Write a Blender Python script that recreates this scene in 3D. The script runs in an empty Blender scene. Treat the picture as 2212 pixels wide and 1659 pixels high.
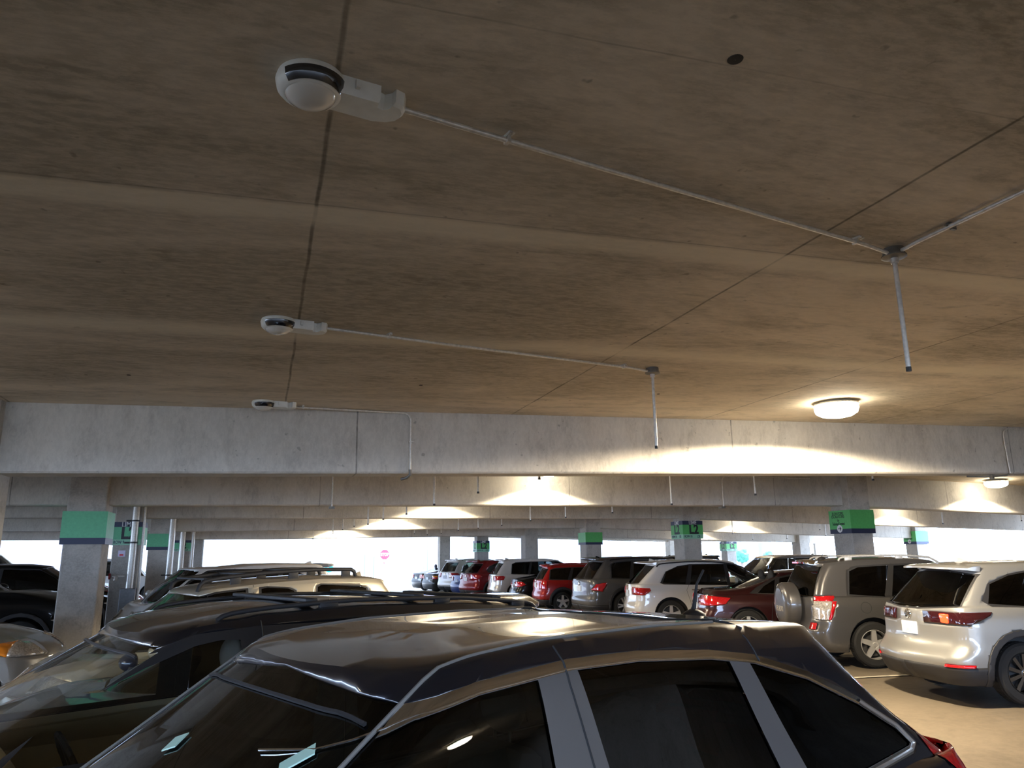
import bpy, bmesh, math, random
from mathutils import Vector, Matrix, noise
from mathutils.bvhtree import BVHTree
from mathutils.interpolate import poly_3d_calc
random.seed(7)
SC = bpy.context.scene
COL = SC.collection
# ---------------------------------------------------------------- camera
W_PX, H_PX = 2212., 1659.
F_PX = 1640.
PITCH, ROLL, EYE = math.radians(12.85), math.radians(0.64), 1.80
HEAD = math.atan(546. / (F_PX / math.cos(PITCH)))
FW = Vector((math.sin(HEAD) * math.cos(PITCH), math.cos(HEAD) * math.cos(PITCH), math.sin(PITCH)))
RT0 = Vector((math.cos(HEAD), -math.sin(HEAD), 0)); UP0 = RT0.cross(FW)
RT = RT0 * math.cos(ROLL) - UP0 * math.sin(ROLL)
UP = RT0 * math.sin(ROLL) + UP0 * math.cos(ROLL)
cam = bpy.data.objects.new('camera', bpy.data.cameras.new('camera'))
COL.objects.link(cam)
cam.matrix_world = Matrix(((RT.x, UP.x, -FW.x, 0), (RT.y, UP.y, -FW.y, 0), (RT.z, UP.z, -FW.z, EYE), (0, 0, 0, 1)))
cam.data.sensor_fit = 'HORIZONTAL'; cam.data.sensor_width = 36.; cam.data.lens = F_PX / W_PX * 36.
cam.data.clip_start = .05; cam.data.clip_end = 600
SC.camera = cam
# ---------------------------------------------------------------- view, sky, sun, daylight portals
SC.view_settings.view_transform = 'Standard'; SC.view_settings.look = 'None'
SC.view_settings.gamma = 1.0; SC.view_settings.exposure = 0.36
SC.view_settings.use_curve_mapping = False
SKY_COL, SKY_STR = (0.52, 0.69, 1.0), 16.0
world = bpy.data.worlds.new('world'); SC.world = world; world.use_nodes = True
wn = world.node_tree.nodes; wn['Background'].inputs[0].default_value = (*SKY_COL, 1); wn['Background'].inputs[1].default_value = SKY_STR
def light(name, kind, loc, direction, energy, color=(1, 1, 1), **kw):
    d = bpy.data.lights.new(name, kind); d.energy = energy; d.color = color
    for k, v in kw.items(): setattr(d, k, v)
    o = bpy.data.objects.new(name, d); COL.objects.link(o); o.location = loc
    o.rotation_euler = Vector(direction).to_track_quat('-Z', 'Y').to_euler()
    return o
light('sun', 'SUN', (0, 80, 40), (-.15, -.25, -1), 14., (1, .97, .92), angle=math.radians(.6))
def portal(name, loc, direction, sx, sy):
    o = light(name, 'AREA', loc, direction, 1., shape='RECTANGLE', size=sx, size_y=sy)
    o.data.cycles.is_portal = True
portal('portal_back', (-5, -13.6, 1.9), (0, 1, 0), 37, 2.6)
portal('portal_front', (2, 47.6, 1.5), (0, -1, 0), 50, 3.4)
portal('portal_left', (-22.6, 16, 2.0), (1, 0, 0), 60, 2.4)
portal('portal_right', (27.4, 32.5, 1.7), (-1, 0, 0), 29, 2.8)
# ---------------------------------------------------------------- helpers
def lerp(a, b, t): return a + (b - a) * t
def pw(pts):
    def f(x):
        if x <= pts[0][0]: return pts[0][1]
        for (a, b), (c, d) in zip(pts, pts[1:]):
            if x <= c: return lerp(b, d, (x - a) / (c - a))
        return pts[-1][1]
    return f
def link(name, mesh, parent=None, mats=(), loc=None, rz=0.):
    o = bpy.data.objects.new(name, mesh); COL.objects.link(o)
    for m in mats: mesh.materials.append(m)
    if parent is not None: o.parent = parent
    if loc is not None: o.location = loc
    if rz: o.rotation_euler[2] = rz
    return o
def finish(bm, name, mats, parent=None, smooth=None, loc=None, rz=0.):
    me = bpy.data.meshes.new(name); bm.to_mesh(me); bm.free()
    if smooth is not None:
        for p in me.polygons: p.use_smooth = True
        me.set_sharp_from_angle(angle=math.radians(smooth))
    if not isinstance(mats, (list, tuple)): mats = [mats]
    return link(name, me, parent, mats, loc, rz)
def tag(o, label=None, cat=None, group=None, kind=None):
    for k, v in (('label', label), ('category', cat), ('group', group), ('kind', kind)):
        if v: o[k] = v
    return o
def empty(name, loc, rz=0., label=None, cat=None, group=None):
    o = bpy.data.objects.new(name, None); COL.objects.link(o); o.empty_display_size = .1
    o.location = loc; o.rotation_euler[2] = rz
    return tag(o, label, cat, group)
def copy_tree(o, parent=None):
    c = o.copy(); COL.objects.link(c)
    if parent is not None: c.parent = parent
    for ch in list(o.children): copy_tree(ch, c)
    return c
def box(bm, x0, x1, y0, y1, z0, z1, mi=0, bev=0., M=None):
    r = bmesh.ops.create_cube(bm, size=1.)
    for v in r['verts']:
        v.co = Vector((lerp(x0, x1, v.co.x + .5), lerp(y0, y1, v.co.y + .5), lerp(z0, z1, v.co.z + .5)))
    vs = r['verts']
    if bev:
        es = list({e for v in vs for e in v.link_edges})
        rb = bmesh.ops.bevel(bm, geom=es, offset=bev, segments=2, affect='EDGES', profile=.5)
        vs = list({v for f in rb['faces'] for v in f.verts} | {v for v in vs if v.is_valid})
    if M is not None:
        for v in vs: v.co = M @ v.co
    for f in {f for v in vs for f in v.link_faces}: f.material_index = mi
    return vs
def tube(bm, pts, r, seg=10, mi=0, cap=True):
    pts = [Vector(p) for p in pts]; rings = []
    up = None
    for i, p in enumerate(pts):
        t = (pts[min(i + 1, len(pts) - 1)] - pts[max(i - 1, 0)]).normalized()
        if up is None: up = Vector((0, 0, 1)) if abs(t.z) < .9 else Vector((1, 0, 0))
        n = t.cross(up); n = n.normalized() if n.length > 1e-6 else Vector((1, 0, 0)); b = n.cross(t).normalized(); up = b
        rr = r[i] if isinstance(r, (list, tuple)) else r
        rings.append([bm.verts.new(p + (n * math.cos(a) + b * math.sin(a)) * rr) for a in [2 * math.pi * k / seg for k in range(seg)]])
    for A, B in zip(rings, rings[1:]):
        for k in range(seg):
            f = bm.faces.new((A[k], A[(k + 1) % seg], B[(k + 1) % seg], B[k])); f.material_index = mi
    if cap:
        for R in (rings[0][::-1], rings[-1]):
            f = bm.faces.new(R); f.material_index = mi
def lathe(bm, prof, axis='y', seg=32, mi=0, M=None):
    """prof: list of (radius, offset along axis)"""
    rings = []
    for r, h in prof:
        ring = []
        for k in range(seg):
            a = 2 * math.pi * k / seg; c, s = r * math.cos(a), r * math.sin(a)
            co = Vector((c, h, s)) if axis == 'y' else (Vector((c, s, h)) if axis == 'z' else Vector((h, c, s)))
            ring.append(bm.verts.new(M @ co if M is not None else co))
        rings.append(ring)
    for A, B in zip(rings, rings[1:]):
        for k in range(seg):
            try: f = bm.faces.new((A[k], A[(k + 1) % seg], B[(k + 1) % seg], B[k])); f.material_index = mi
            except ValueError: pass
    return rings
def text_mesh(txt, size, bold=0.):
    cu = bpy.data.curves.new('lettering', 'FONT'); cu.body = txt; cu.size = size; cu.align_x = 'CENTER'; cu.align_y = 'CENTER'
    cu.extrude = .002; cu.offset = bold; cu.resolution_u = 3
    o = bpy.data.objects.new('lettering', cu); COL.objects.link(o)
    bpy.context.view_layer.update()
    dg = bpy.context.evaluated_depsgraph_get()
    me = bpy.data.meshes.new_from_object(o.evaluated_get(dg))
    bpy.data.objects.remove(o); bpy.data.curves.remove(cu)
    return me
def lettering(txt, size, mat, parent, loc, facing, sx=1., bold=0., name='lettering'):
    """facing: unit vector the text faces; upright along +Z of parent space"""
    me = text_mesh(txt, size, bold); f = Vector(facing).normalized(); r = Vector((0, 0, 1)).cross(f).normalized()
    u = f.cross(r)
    M = Matrix(((r.x * sx, u.x, f.x, 0), (r.y * sx, u.y, f.y, 0), (r.z * sx, u.z, f.z, 0), (0, 0, 0, 1)))
    me.transform(M)
    me.materials.clear()
    return link(name, me, parent, [mat], Vector(loc))
# ---------------------------------------------------------------- materials
def nm(name):
    m = bpy.data.materials.new(name); m.use_nodes = True
    return m, m.node_tree.nodes, m.node_tree.links, m.node_tree.nodes['Principled BSDF']
def plain(name, col, rough=.5, metal=0., coat=0., emit=None, es=0., spec=.5, noise_amt=0., nscale=20.):
    m, n, l, b = nm(name)
    b.inputs['Base Color'].default_value = (*col, 1); b.inputs['Roughness'].default_value = rough
    b.inputs['Metallic'].default_value = metal; b.inputs['Coat Weight'].default_value = coat
    b.inputs['Coat Roughness'].default_value = .03; b.inputs['Specular IOR Level'].default_value = spec
    if emit: b.inputs['Emission Color'].default_value = (*emit, 1); b.inputs['Emission Strength'].default_value = es
    if noise_amt:
        tc = n.new('ShaderNodeTexCoord'); t = n.new('ShaderNodeTexNoise'); t.inputs['Scale'].default_value = nscale; t.inputs['Detail'].default_value = 6
        l.new(tc.outputs['Object'], t.inputs['Vector'])
        mx = n.new('ShaderNodeMix'); mx.data_type = 'RGBA'; mx.blend_type = 'MULTIPLY'; mx.inputs[0].default_value = 1.
        cr = n.new('ShaderNodeMapRange'); cr.inputs[1].default_value = .3; cr.inputs[2].default_value = .7
        cr.inputs[3].default_value = 1 - noise_amt; cr.inputs[4].default_value = 1 + noise_amt * .4
        l.new(t.outputs['Fac'], cr.inputs[0]); l.new(cr.outputs[0], mx.inputs[7]); mx.inputs[6].default_value = (*col, 1)
        l.new(mx.outputs[2], b.inputs['Base Color'])
    return m
def paint(name, col, metal=.35, rough=.32, coat=1.):
    m, n, l, b = nm(name)
    b.inputs['Metallic'].default_value = metal; b.inputs['Roughness'].default_value = rough
    b.inputs['Coat Weight'].default_value = coat; b.inputs['Coat Roughness'].default_value = .025; b.inputs['Specular IOR Level'].default_value = .5 * coat
    t = n.new('ShaderNodeTexNoise'); t.inputs['Scale'].default_value = 900.; tc = n.new('ShaderNodeTexCoord')
    l.new(tc.outputs['Object'], t.inputs['Vector'])
    mr = n.new('ShaderNodeMapRange'); mr.inputs[3].default_value = .85; mr.inputs[4].default_value = 1.15
    l.new(t.outputs['Fac'], mr.inputs[0])
    mx = n.new('ShaderNodeMix'); mx.data_type = 'RGBA'; mx.blend_type = 'MULTIPLY'; mx.inputs[0].default_value = 1.
    mx.inputs[6].default_value = (*col, 1); l.new(mr.outputs[0], mx.inputs[7]); l.new(mx.outputs[2], b.inputs['Base Color'])
    return m
def glass(name, tint, rough=.0, ior=1.5):
    m, n, l, b = nm(name); n.remove(b)
    out = n['Material Output']; tr = n.new('ShaderNodeBsdfTransparent'); tr.inputs[0].default_value = (*tint, 1)
    gl = n.new('ShaderNodeBsdfGlossy'); gl.inputs['Roughness'].default_value = rough; gl.inputs['Color'].default_value = (.95, .97, 1, 1)
    fr = n.new('ShaderNodeFresnel'); fr.inputs[0].default_value = ior; mx = n.new('ShaderNodeMixShader')
    l.new(fr.outputs[0], mx.inputs[0]); l.new(tr.outputs[0], mx.inputs[1]); l.new(gl.outputs[0], mx.inputs[2]); l.new(mx.outputs[0], out.inputs[0])
    return m
def concrete(name, col, dark, scale=1., joints=(), band=None, rough=.85, pits=True, stain=.55, streak=None):
    m, n, l, b = nm(name)
    b.inputs['Roughness'].default_value = rough; b.inputs['Specular IOR Level'].default_value = .25
    geo = n.new('ShaderNodeNewGeometry'); sep = n.new('ShaderNodeSeparateXYZ'); l.new(geo.outputs['Position'], sep.inputs[0])
    mp = n.new('ShaderNodeMapping'); l.new(geo.outputs['Position'], mp.inputs[0])
    if streak: mp.inputs['Scale'].default_value = streak
    def N(s, d=8, r=.6, dist=0., src=mp):
        t = n.new('ShaderNodeTexNoise'); t.inputs['Scale'].default_value = s; t.inputs['Detail'].default_value = d
        t.inputs['Roughness'].default_value = r; t.inputs['Distortion'].default_value = dist; l.new(src.outputs[0], t.inputs['Vector']); return t.outputs['Fac']
    def MR(v, a, b_, c, d):
        r = n.new('ShaderNodeMapRange'); r.inputs[1].default_value = a; r.inputs[2].default_value = b_; r.inputs[3].default_value = c; r.inputs[4].default_value = d
        l.new(v, r.inputs[0]); return r.outputs[0]
    def MIX(f, a, bcol):
        x = n.new('ShaderNodeMix'); x.data_type = 'RGBA'
        if isinstance(f, float): x.inputs[0].default_value = f
        else: l.new(f, x.inputs[0])
        if isinstance(a, tuple): x.inputs[6].default_value = (*a, 1)
        else: l.new(a, x.inputs[6])
        x.inputs[7].default_value = (*bcol, 1); return x.outputs[2]
    c = MIX(MR(N(.55 * scale, 9, .62, .6), .43, .60, 0., stain), col, dark)
    c = MIX(MR(N(3.5 * scale, 8, .7, .3), .50, .64, 0., .45), c, tuple(x * .8 for x in dark))
    c = MIX(MR(N(22. * scale, 5, .7), .42, .60, 0., .30), c, tuple(min(1, x * 1.25) for x in col))
    if pits: c = MIX(MR(N(14., 2, .4, 0, geo), .72, .78, 0., .45), c, tuple(x * .35 for x in dark))
    def line(axis, pos, w, wob=.012):
        s = n.new('ShaderNodeMath'); s.operation = 'SUBTRACT'; l.new(sep.outputs[axis], s.inputs[0]); s.inputs[1].default_value = pos
        t = n.new('ShaderNodeTexNoise'); t.inputs['Scale'].default_value = 1.8; t.inputs['Detail'].default_value = 5; l.new(geo.outputs['Position'], t.inputs['Vector'])
        a = n.new('ShaderNodeMath'); a.operation = 'MULTIPLY_ADD'; l.new(t.outputs['Fac'], a.inputs[0]); a.inputs[1].default_value = wob * 2; a.inputs[2].default_value = -wob
        s2 = n.new('ShaderNodeMath'); s2.operation = 'ADD'; l.new(s.outputs[0], s2.inputs[0]); l.new(a.outputs[0], s2.inputs[1])
        ab = n.new('ShaderNodeMath'); ab.operation = 'ABSOLUTE'; l.new(s2.outputs[0], ab.inputs[0])
        return MR(ab.outputs[0], w * .35, w, 1., 0.)
    for ax, pos, w, st in joints:
        v = line(ax, pos, w); k = n.new('ShaderNodeMath'); k.operation = 'MULTIPLY'; l.new(v, k.inputs[0])
        vv = MR(N(2.2, 5, .7, 0, geo), .35, .6, .35, 1.); l.new(vv, k.inputs[1])
        k2 = n.new('ShaderNodeMath'); k2.operation = 'MULTIPLY'; l.new(k.outputs[0], k2.inputs[0]); k2.inputs[1].default_value = st
        c = MIX(k2.outputs[0], c, tuple(x * .25 for x in dark))
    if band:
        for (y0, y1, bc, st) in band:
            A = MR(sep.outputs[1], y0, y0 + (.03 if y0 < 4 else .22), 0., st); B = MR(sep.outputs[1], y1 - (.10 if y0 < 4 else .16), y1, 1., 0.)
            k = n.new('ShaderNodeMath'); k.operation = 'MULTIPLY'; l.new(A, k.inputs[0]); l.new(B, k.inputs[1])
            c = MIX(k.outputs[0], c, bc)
    l.new(c, b.inputs['Base Color'])
    bp = n.new('ShaderNodeBump'); bp.inputs['Strength'].default_value = .25; bp.inputs['Distance'].default_value = .01
    l.new(N(12., 8, .7, 0, geo), bp.inputs['Height']); l.new(bp.outputs[0], b.inputs['Normal'])
    return m
JX = [0.15 + 2.63 * k for k in range(-6, 14)]
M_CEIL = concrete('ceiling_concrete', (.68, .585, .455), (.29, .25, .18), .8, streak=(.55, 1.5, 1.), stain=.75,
                  joints=[(0, x, .013, .75) for x in JX] + [(1, 1.97, .006, .30), (1, 3.40, .009, .38), (1, 4.55, .005, .22)],
                  band=[(3.41, 3.68, (.84, .75, .58), .62), (5.35, 5.85, (.84, .75, .58), .62)])  # two pale bands with reflected light painted into the colour, chiefly the second
M_BEAM = concrete('beam_concrete', (.60, .565, .505), (.43, .40, .355), .9, joints=[(0, 0.95 + 4.9 * k, .012, .8) for k in range(-4, 8)], stain=.5, streak=(1.6, 1.6, .7))
M_COLM = concrete('column_concrete', (.50, .47, .42), (.29, .265, .235), 1.4, stain=.6)
M_FLOOR = concrete('floor_concrete', (.185, .15, .108), (.12, .095, .067), .5, joints=[(0, x, .01, .3) for x in (6.2, 9.6)], stain=.5, rough=.55, pits=False)
M_PARA = concrete('parapet_concrete', (.20, .175, .21), (.15, .13, .165), .5, stain=.3, pits=False)
M_ROAD = concrete('outdoor_paving', (.27, .265, .25), (.22, .215, .21), .3, stain=.3, pits=False)
M_GALV = plain('galvanised_steel', (.74, .71, .65), .42, .45, noise_amt=.2, nscale=40)
M_BOXM = plain('cast_junction_box', (.20, .19, .17), .5, .6, noise_amt=.2)
M_DARKSTEEL = plain('dark_steel', (.05, .05, .05), .5, .5)
M_WHITEP = plain('white_plastic', (.80, .79, .72), .42, noise_amt=.08)
M_LENS = plain('dark_lens', (.015, .015, .017), .08, coat=1.)
M_DOME = plain('frosted_dome', (.70, .67, .60), .18, coat=.6)
M_LAMPE = plain('lamp_diffuser', (1, 1, 1), .5, emit=(1., .90, .70), es=30.)
M_GREEN = plain('sign_green', (.10, .48, .13), .45, noise_amt=.1)
M_GREEN2 = plain('sign_teal_green', (.13, .52, .27), .45, noise_amt=.1)
M_MINT = plain('sign_mint', (.30, .62, .42), .45)
M_NAVY = plain('sign_navy', (.018, .028, .075), .45)
M_SIGNW = plain('sign_white', (.80, .80, .80), .5)
M_SIGNK = plain('sign_black', (.015, .02, .03), .5)
M_STOP = plain('stop_red', (.62, .008, .025), .4)
M_TEAL = plain('arrow_teal', (.006, .34, .34), .4)
M_ORANGE = plain('cone_orange', (.6, .06, .02), .5)
M_RUBBER = plain('tyre_rubber', (.014, .0135, .013), .78, noise_amt=.2)
M_RIM = plain('alloy_rim', (.80, .78, .75), .38, .7)
M_RIMD = plain('dark_alloy_rim', (.20, .19, .18), .22, .9)
M_TRIMK = plain('black_plastic_trim', (.022, .021, .022), .55)
M_TRIMG = plain('grey_door_frame', (.135, .125, .118), .42, .3)
M_CHROME = plain('chrome', (.80, .80, .80), .10, 1.)
M_RED = plain('tail_lamp_red', (.55, .008, .012), .12, coat=1., noise_amt=.35, nscale=60)
M_REDLIT = plain('tail_lamp_glowing', (.8, .05, .02), .2, coat=1., emit=(1., .055, .012), es=3.)
M_CLEARL = plain('lamp_clear', (.72, .66, .58), .1, .4, coat=1., noise_amt=.5, nscale=50)
M_AMBER = plain('lamp_amber', (.9, .28, .02), .15, coat=1.)
M_SEATG = plain('seat_grey', (.16, .155, .14), .8)
M_TAN = plain('interior_tan', (.78, .67, .46), .8)
M_INK = plain('interior_dark', (.03, .03, .03), .85)
M_PLATE = plain('licence_plate', (.72, .78, .86), .4, noise_amt=.25, nscale=30)
M_STICK = plain('windscreen_sticker', (.52, .75, .62), .6)
G_DARK = glass('dark_tinted_glass', (.02, .02, .02), ior=1.52)
G_MID = glass('green_tinted_glass', (.30, .36, .31), ior=1.52)
G_LIGHT = glass('clear_car_glass', (.90, .94, .91), ior=1.52)
# ---------------------------------------------------------------- ground shapes
def base_x(X):
    if X > 12: return .068 - .026 * (X - 12)
    if X > -3: return .0227 * (X - 9)
    return -.272 + .0227 * (-3 - X)
def zfloor(X, Y):
    if Y > 46: return -.02
    k = 1. if Y < 10 else (.35 if Y > 18 else lerp(1., .35, (Y - 10) / 8))
    z = base_x(X) * k
    if Y > 40: z = lerp(z, -.02, min(1, (Y - 40) / 6))
    return z
BEAMS = {8.6: [(-24, 2.20), (0, 2.71), (12, 2.98), (27, 2.62)],
         14.35: [(-24, 2.72), (-4, 2.71), (12.3, 2.865), (40, 2.15)],
         20.1: [(-24, 2.80), (-5, 2.79), (11.8, 2.86), (40, 2.15)],
         25.85: [(-24, 2.70), (-3, 2.68), (11.2, 2.81), (40, 2.0)],
         31.6: [(-24, 2.57), (0, 2.585), (10.8, 2.71), (40, 1.95)],
         37.35: [(-24, 2.72), (0, 2.75), (10.5, 2.88), (40, 2.1)],
         43.1: [(-24, 2.86), (0, 2.90), (10.0, 3.0), (40, 2.2)]}
BY = sorted(BEAMS)
def ceil_plane(X):
    return 3.36 + .0227 * (X + 2.6) if X <= 12 else 3.36 + .0227 * 14.6 - .026 * (X - 12)
def zceil(X, Y):
    if Y <= 8.6: return ceil_plane(X)
    def at(y): return ceil_plane(X) if y == 8.6 else pw(BEAMS[y])(X) + .70
    for a, b in zip(BY, BY[1:]):
        if Y <= b: return lerp(at(a), at(b), (Y - a) / (b - a))
    return at(BY[-1])
# ---------------------------------------------------------------- shell
def grid_mesh(xs, ys, zf, name, mat, flip=False, thick=0.):
    bm = bmesh.new(); V = [[bm.verts.new((x, y, zf(x, y))) for y in ys] for x in xs]
    for i in range(len(xs) - 1):
        for j in range(len(ys) - 1):
            q = (V[i][j], V[i + 1][j], V[i + 1][j + 1], V[i][j + 1])
            bm.faces.new(q[::-1] if flip else q)
    if thick:
        r = bmesh.ops.extrude_face_region(bm, geom=list(bm.faces))
        for v in r['geom']:
            if isinstance(v, bmesh.types.BMVert): v.co.z += thick
        bmesh.ops.recalc_face_normals(bm, faces=list(bm.faces))
    return finish(bm, name, mat)
xs = [-24, -18, -12, -7, -3, 0, 4, 8, 12, 16, 22, 27]
fy = [-14, -8, -2, 4, 10, 12, 14, 16, 18, 22, 26, 30, 34, 38, 40, 42, 44, 46]
tag(grid_mesh(xs, fy, zfloor, 'floor', M_FLOOR, thick=-.3), kind='structure')
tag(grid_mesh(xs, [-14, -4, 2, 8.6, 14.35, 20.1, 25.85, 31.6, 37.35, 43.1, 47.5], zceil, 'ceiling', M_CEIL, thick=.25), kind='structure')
def beam(Y, prof, th=.38, n=0):
    bm = bmesh.new(); X = sorted(set([p[0] for p in prof] + [-18, -12, -7, -3, 0, 4, 8, 12, 16, 22, 27])); X = [x for x in X if -24 <= x <= 27]
    f = pw(prof); rings = []
    for x in X:
        zb = f(x); zt = max(zceil(x, Y), zceil(x, Y + th)) + .05
        rings.append([bm.verts.new(c) for c in ((x, Y, zt), (x, Y, zb + .02), (x, Y + .02, zb), (x, Y + th - .02, zb), (x, Y + th, zb + .02), (x, Y + th, zt))])
    for A, B in zip(rings, rings[1:]):
        for k in range(6): bm.faces.new((A[k], B[k], B[(k + 1) % 6], A[(k + 1) % 6]))
    bm.faces.new(rings[0]); bm.faces.new(rings[-1][::-1])
    bmesh.ops.recalc_face_normals(bm, faces=list(bm.faces))
    return tag(finish(bm, 'concrete_beam', M_BEAM), kind='structure')
for y in BY: beam(y, BEAMS[y])
for y in (-1.2, -7.2, -13.2): beam(y, [(-24, zceil(-24, y) - .7), (12, zceil(12, y) - .7), (27, zceil(27, y) - .7)])
# parapets on the open edges, plus unseen walls added to block light
def wallbox(name, x0, x1, y0, y1, z0, z1, mat=M_PARA):
    bm = bmesh.new(); box(bm, x0, x1, y0, y1, z0, z1); return tag(finish(bm, name, mat), kind='structure')
wallbox('wall_back', -24, 27, -14.2, -14.0, -.4, .75)
wallbox('wall_left', -24.2, -24, -14, 46, -.4, .75)
wallbox('wall_right_and_light_block', 27, 27.2, 17.9, 46, -.9, .62)
wallbox('wall_right_and_light_block', 27, 27.2, -14, 17.9, -.9, 3.5, M_COLM)  # closed stretch added out of view, keeps the bright side out of window reflections
wallbox('wall_light_block', 13.5, 26.9, -13.9, -1.6, -.9, 3.75, M_COLM)  # unseen block added to darken what the nearest car's windows reflect
wallbox('wall_front', -24, -4.6, 46.0, 46.2, -.4, .9)
# ground outside
bm = bmesh.new()
for (x0, x1, y0, y1) in ((-160, 220, 46.0, 260), (-160, -24.2, -120, 46.0), (27.2, 220, -120, 46.0), (-24.2, 27.2, -120, -14.2)):
    bm.faces.new([bm.verts.new((a, b, -.03)) for a, b in ((x0, y0), (x1, y0), (x1, y1), (x0, y1))])
tag(finish(bm, 'ground', M_ROAD), kind='structure')
wallbox('wall_outside', -120, -14, 74, 74.5, -.3, 3.4)
wallbox('wall_sky_screen', -150, 62, 125, 126, -.3, 36, concrete('sky_screen_concrete', (.24, .235, .225), (.20, .195, .19), .2, stain=.3, pits=False))  # tall slab added outside to dim the sky reflected in the far cars
wallbox('wall_ramp', 10.1, 13.2, 55, 55.4, -.3, 3.0)
# ---------------------------------------------------------------- columns
COLS = [(-2.78, 14.45, 'row_a'), (-3.0, 20.2, ''), (-2.98, 25.95, ''), (-2.85, 31.7, ''), (-2.8, 37.45, ''), (-2.8, 8.75, ''),
        (12.85, 14.45, ''), (11.95, 20.2, ''), (11.35, 25.95, ''), (11.0, 31.7, ''), (10.45, 37.45, ''), (9.85, 43.2, ''),
        (26.3, 25.95, ''), (25.0, 31.7, ''), (24.7, 37.45, ''), (24.4, 43.2, '')]
CLAB = {0: 'grey concrete column in front of the black pickup, green wrap high on it, nearest on the left',
        1: 'concrete column carrying a fat galvanised pipe and a lime level two plate, behind the nearest left column',
        2: 'concrete column with small plain green and navy wrap, right of the pipe column on the left',
        3: 'bare concrete column far down the left row, beside thin white drain pipes',
        4: 'farthest bare concrete column of the left row, near the bright exit opening',
        5: 'shadowed concrete column edge at the left end of the nearest beam',
        6: 'wide concrete column behind the silver spare-wheel off-roader, green elevators wrap on it',
        7: 'concrete column behind the white crossover with lettered lime level two wrap',
        8: 'concrete column behind the grey crossover with plain green and navy wrap',
        9: 'bare concrete column rising behind the white wagon with the long side window',
        10: 'narrow concrete column with a small lime level two plate behind the dark red crossover',
        11: 'farthest concrete column of the right row, lit warm beside the outdoor opening',
        12: 'slim far right column with a small glare-washed green wrap against the bright opening',
        13: 'dark far column beside white drain pipes, left of the wide green-wrapped column',
        14: 'far right column carrying a tiny green level two plate',
        15: 'last far right column standing at the outer edge'}
def column(i, cx, cy, w=.58, d=.60):
    zb = zfloor(cx, cy) - .02; zt = zceil(cx, cy) + .04
    bm = bmesh.new(); box(bm, -w / 2, w / 2, -d / 2, d / 2, 0, zt - zb, bev=.02)
    # fillet where the beam meets the column
    o = finish(bm, 'concrete_column', M_COLM, loc=(cx, cy, zb))
    return tag(o, CLAB[i], 'column', 'concrete columns')
for i, (cx, cy, _) in enumerate(COLS): column(i, cx, cy)
# column sign wraps --------------------------------------------------
def panel(bm, w, d, z0, z1, mi):
    t = .012
    for (x0, x1, y0, y1) in ((-w / 2 - t, w / 2 + t, -d / 2 - t, -d / 2), (-w / 2 - t, w / 2 + t, d / 2, d / 2 + t), (-w / 2 - t, -w / 2, -d / 2, d / 2), (w / 2, w / 2 + t, -d / 2, d / 2)):
        box(bm, x0, x1, y0, y1, z0, z1, mi)
def wrap(ci, z0, z1, kind, label, w=.60, d=.62):
    cx, cy, _ = COLS[ci]; h = z1 - z0
    e = empty('column_sign', (cx, cy, z0), 0, label, 'sign', 'wraps on the columns')
    g = .04
    if kind == 'plain':
        bm = bmesh.new(); panel(bm, w + g, d + g, .19 * h, h, 0); finish(bm, 'green_band', M_GREEN2 if ci < 6 else M_GREEN, e)
        bm = bmesh.new(); panel(bm, w + g, d + g, 0, .19 * h, 0); finish(bm, 'navy_band', M_NAVY, e)
    if kind == 'elev':
        bm = bmesh.new(); panel(bm, w + g, d + g, .20 * h, h, 0); finish(bm, 'green_band', M_GREEN, e)
        bm = bmesh.new(); panel(bm, w + g, d + g, 0, .20 * h, 0); finish(bm, 'navy_band', M_NAVY, e)
        x = -(w + g) / 2 - .014
        for t, zz in (('ELEVATORS', .86), ('ESCALATORS', .73), ('to', .58), ('Ticketing/Terminal', .42)):
            lettering(t, .095, M_SIGNK, e, (x, .05, zz * h), (-1, 0, 0), .72 if len(t) < 12 else .55)
        bm = bmesh.new(); lathe(bm, [(0.001, -.003), (.085, -.003), (.085, 0), (.001, 0)], 'x', 28)
        dsc = finish(bm, 'arrow_disc', M_SIGNW, e, loc=(x, .02, .21 * h))
        bm = bmesh.new()   # arrow pointing right as seen from -X side => towards -Y
        box(bm, -.008, -.004, -.04, .045, -.008, .008)
        for s in (1, -1):
            box(bm, -.008, -.004, -.005, .055, -.008, .008, M=Matrix.Translation((0, -.045, 0)) @ Matrix.Rotation(s * .85, 4, 'X'))
        finish(bm, 'arrow', M_SIGNK, dsc)
    if kind == 'l2':
        bm = bmesh.new(); panel(bm, w + g, d + g, .78 * h, h, 0); finish(bm, 'navy_band', M_NAVY, e)
        bm = bmesh.new(); panel(bm, w + g, d + g, .24 * h, .78 * h, 0); finish(bm, 'green_band', M_GREEN if ci > 5 else M_GREEN2, e)
        bm = bmesh.new(); panel(bm, w + g, d + g, 0, .24 * h, 0); finish(bm, 'pale_green_band', M_MINT, e)
        for (lx, ly, fc) in ((0, -(d + g) / 2 - .014, (0, -1, 0)), (-(w + g) / 2 - .014, 0, (-1, 0, 0))):
            lettering('LIME', .17 * h / .55, M_SIGNW, e, (lx, ly, .885 * h), fc, .8, .002)
            lettering('L2', .40 * h / .55, M_SIGNK, e, (lx + (.03 if fc[1] else 0), ly, .50 * h), fc, .85, .014)
            lettering('ROW 9' if ci == 1 else 'ROW 10', .105 * h / .55, M_NAVY, e, (lx - (.16 if fc[1] else 0), ly - (-.16 if fc[0] else 0), .12 * h), fc, .7, .002)
            lettering('L2E', .105 * h / .55, M_NAVY, e, (lx + (.18 if fc[1] else 0), ly + (-.18 if fc[0] else 0), .12 * h), fc, .7, .002)
    return e
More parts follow.
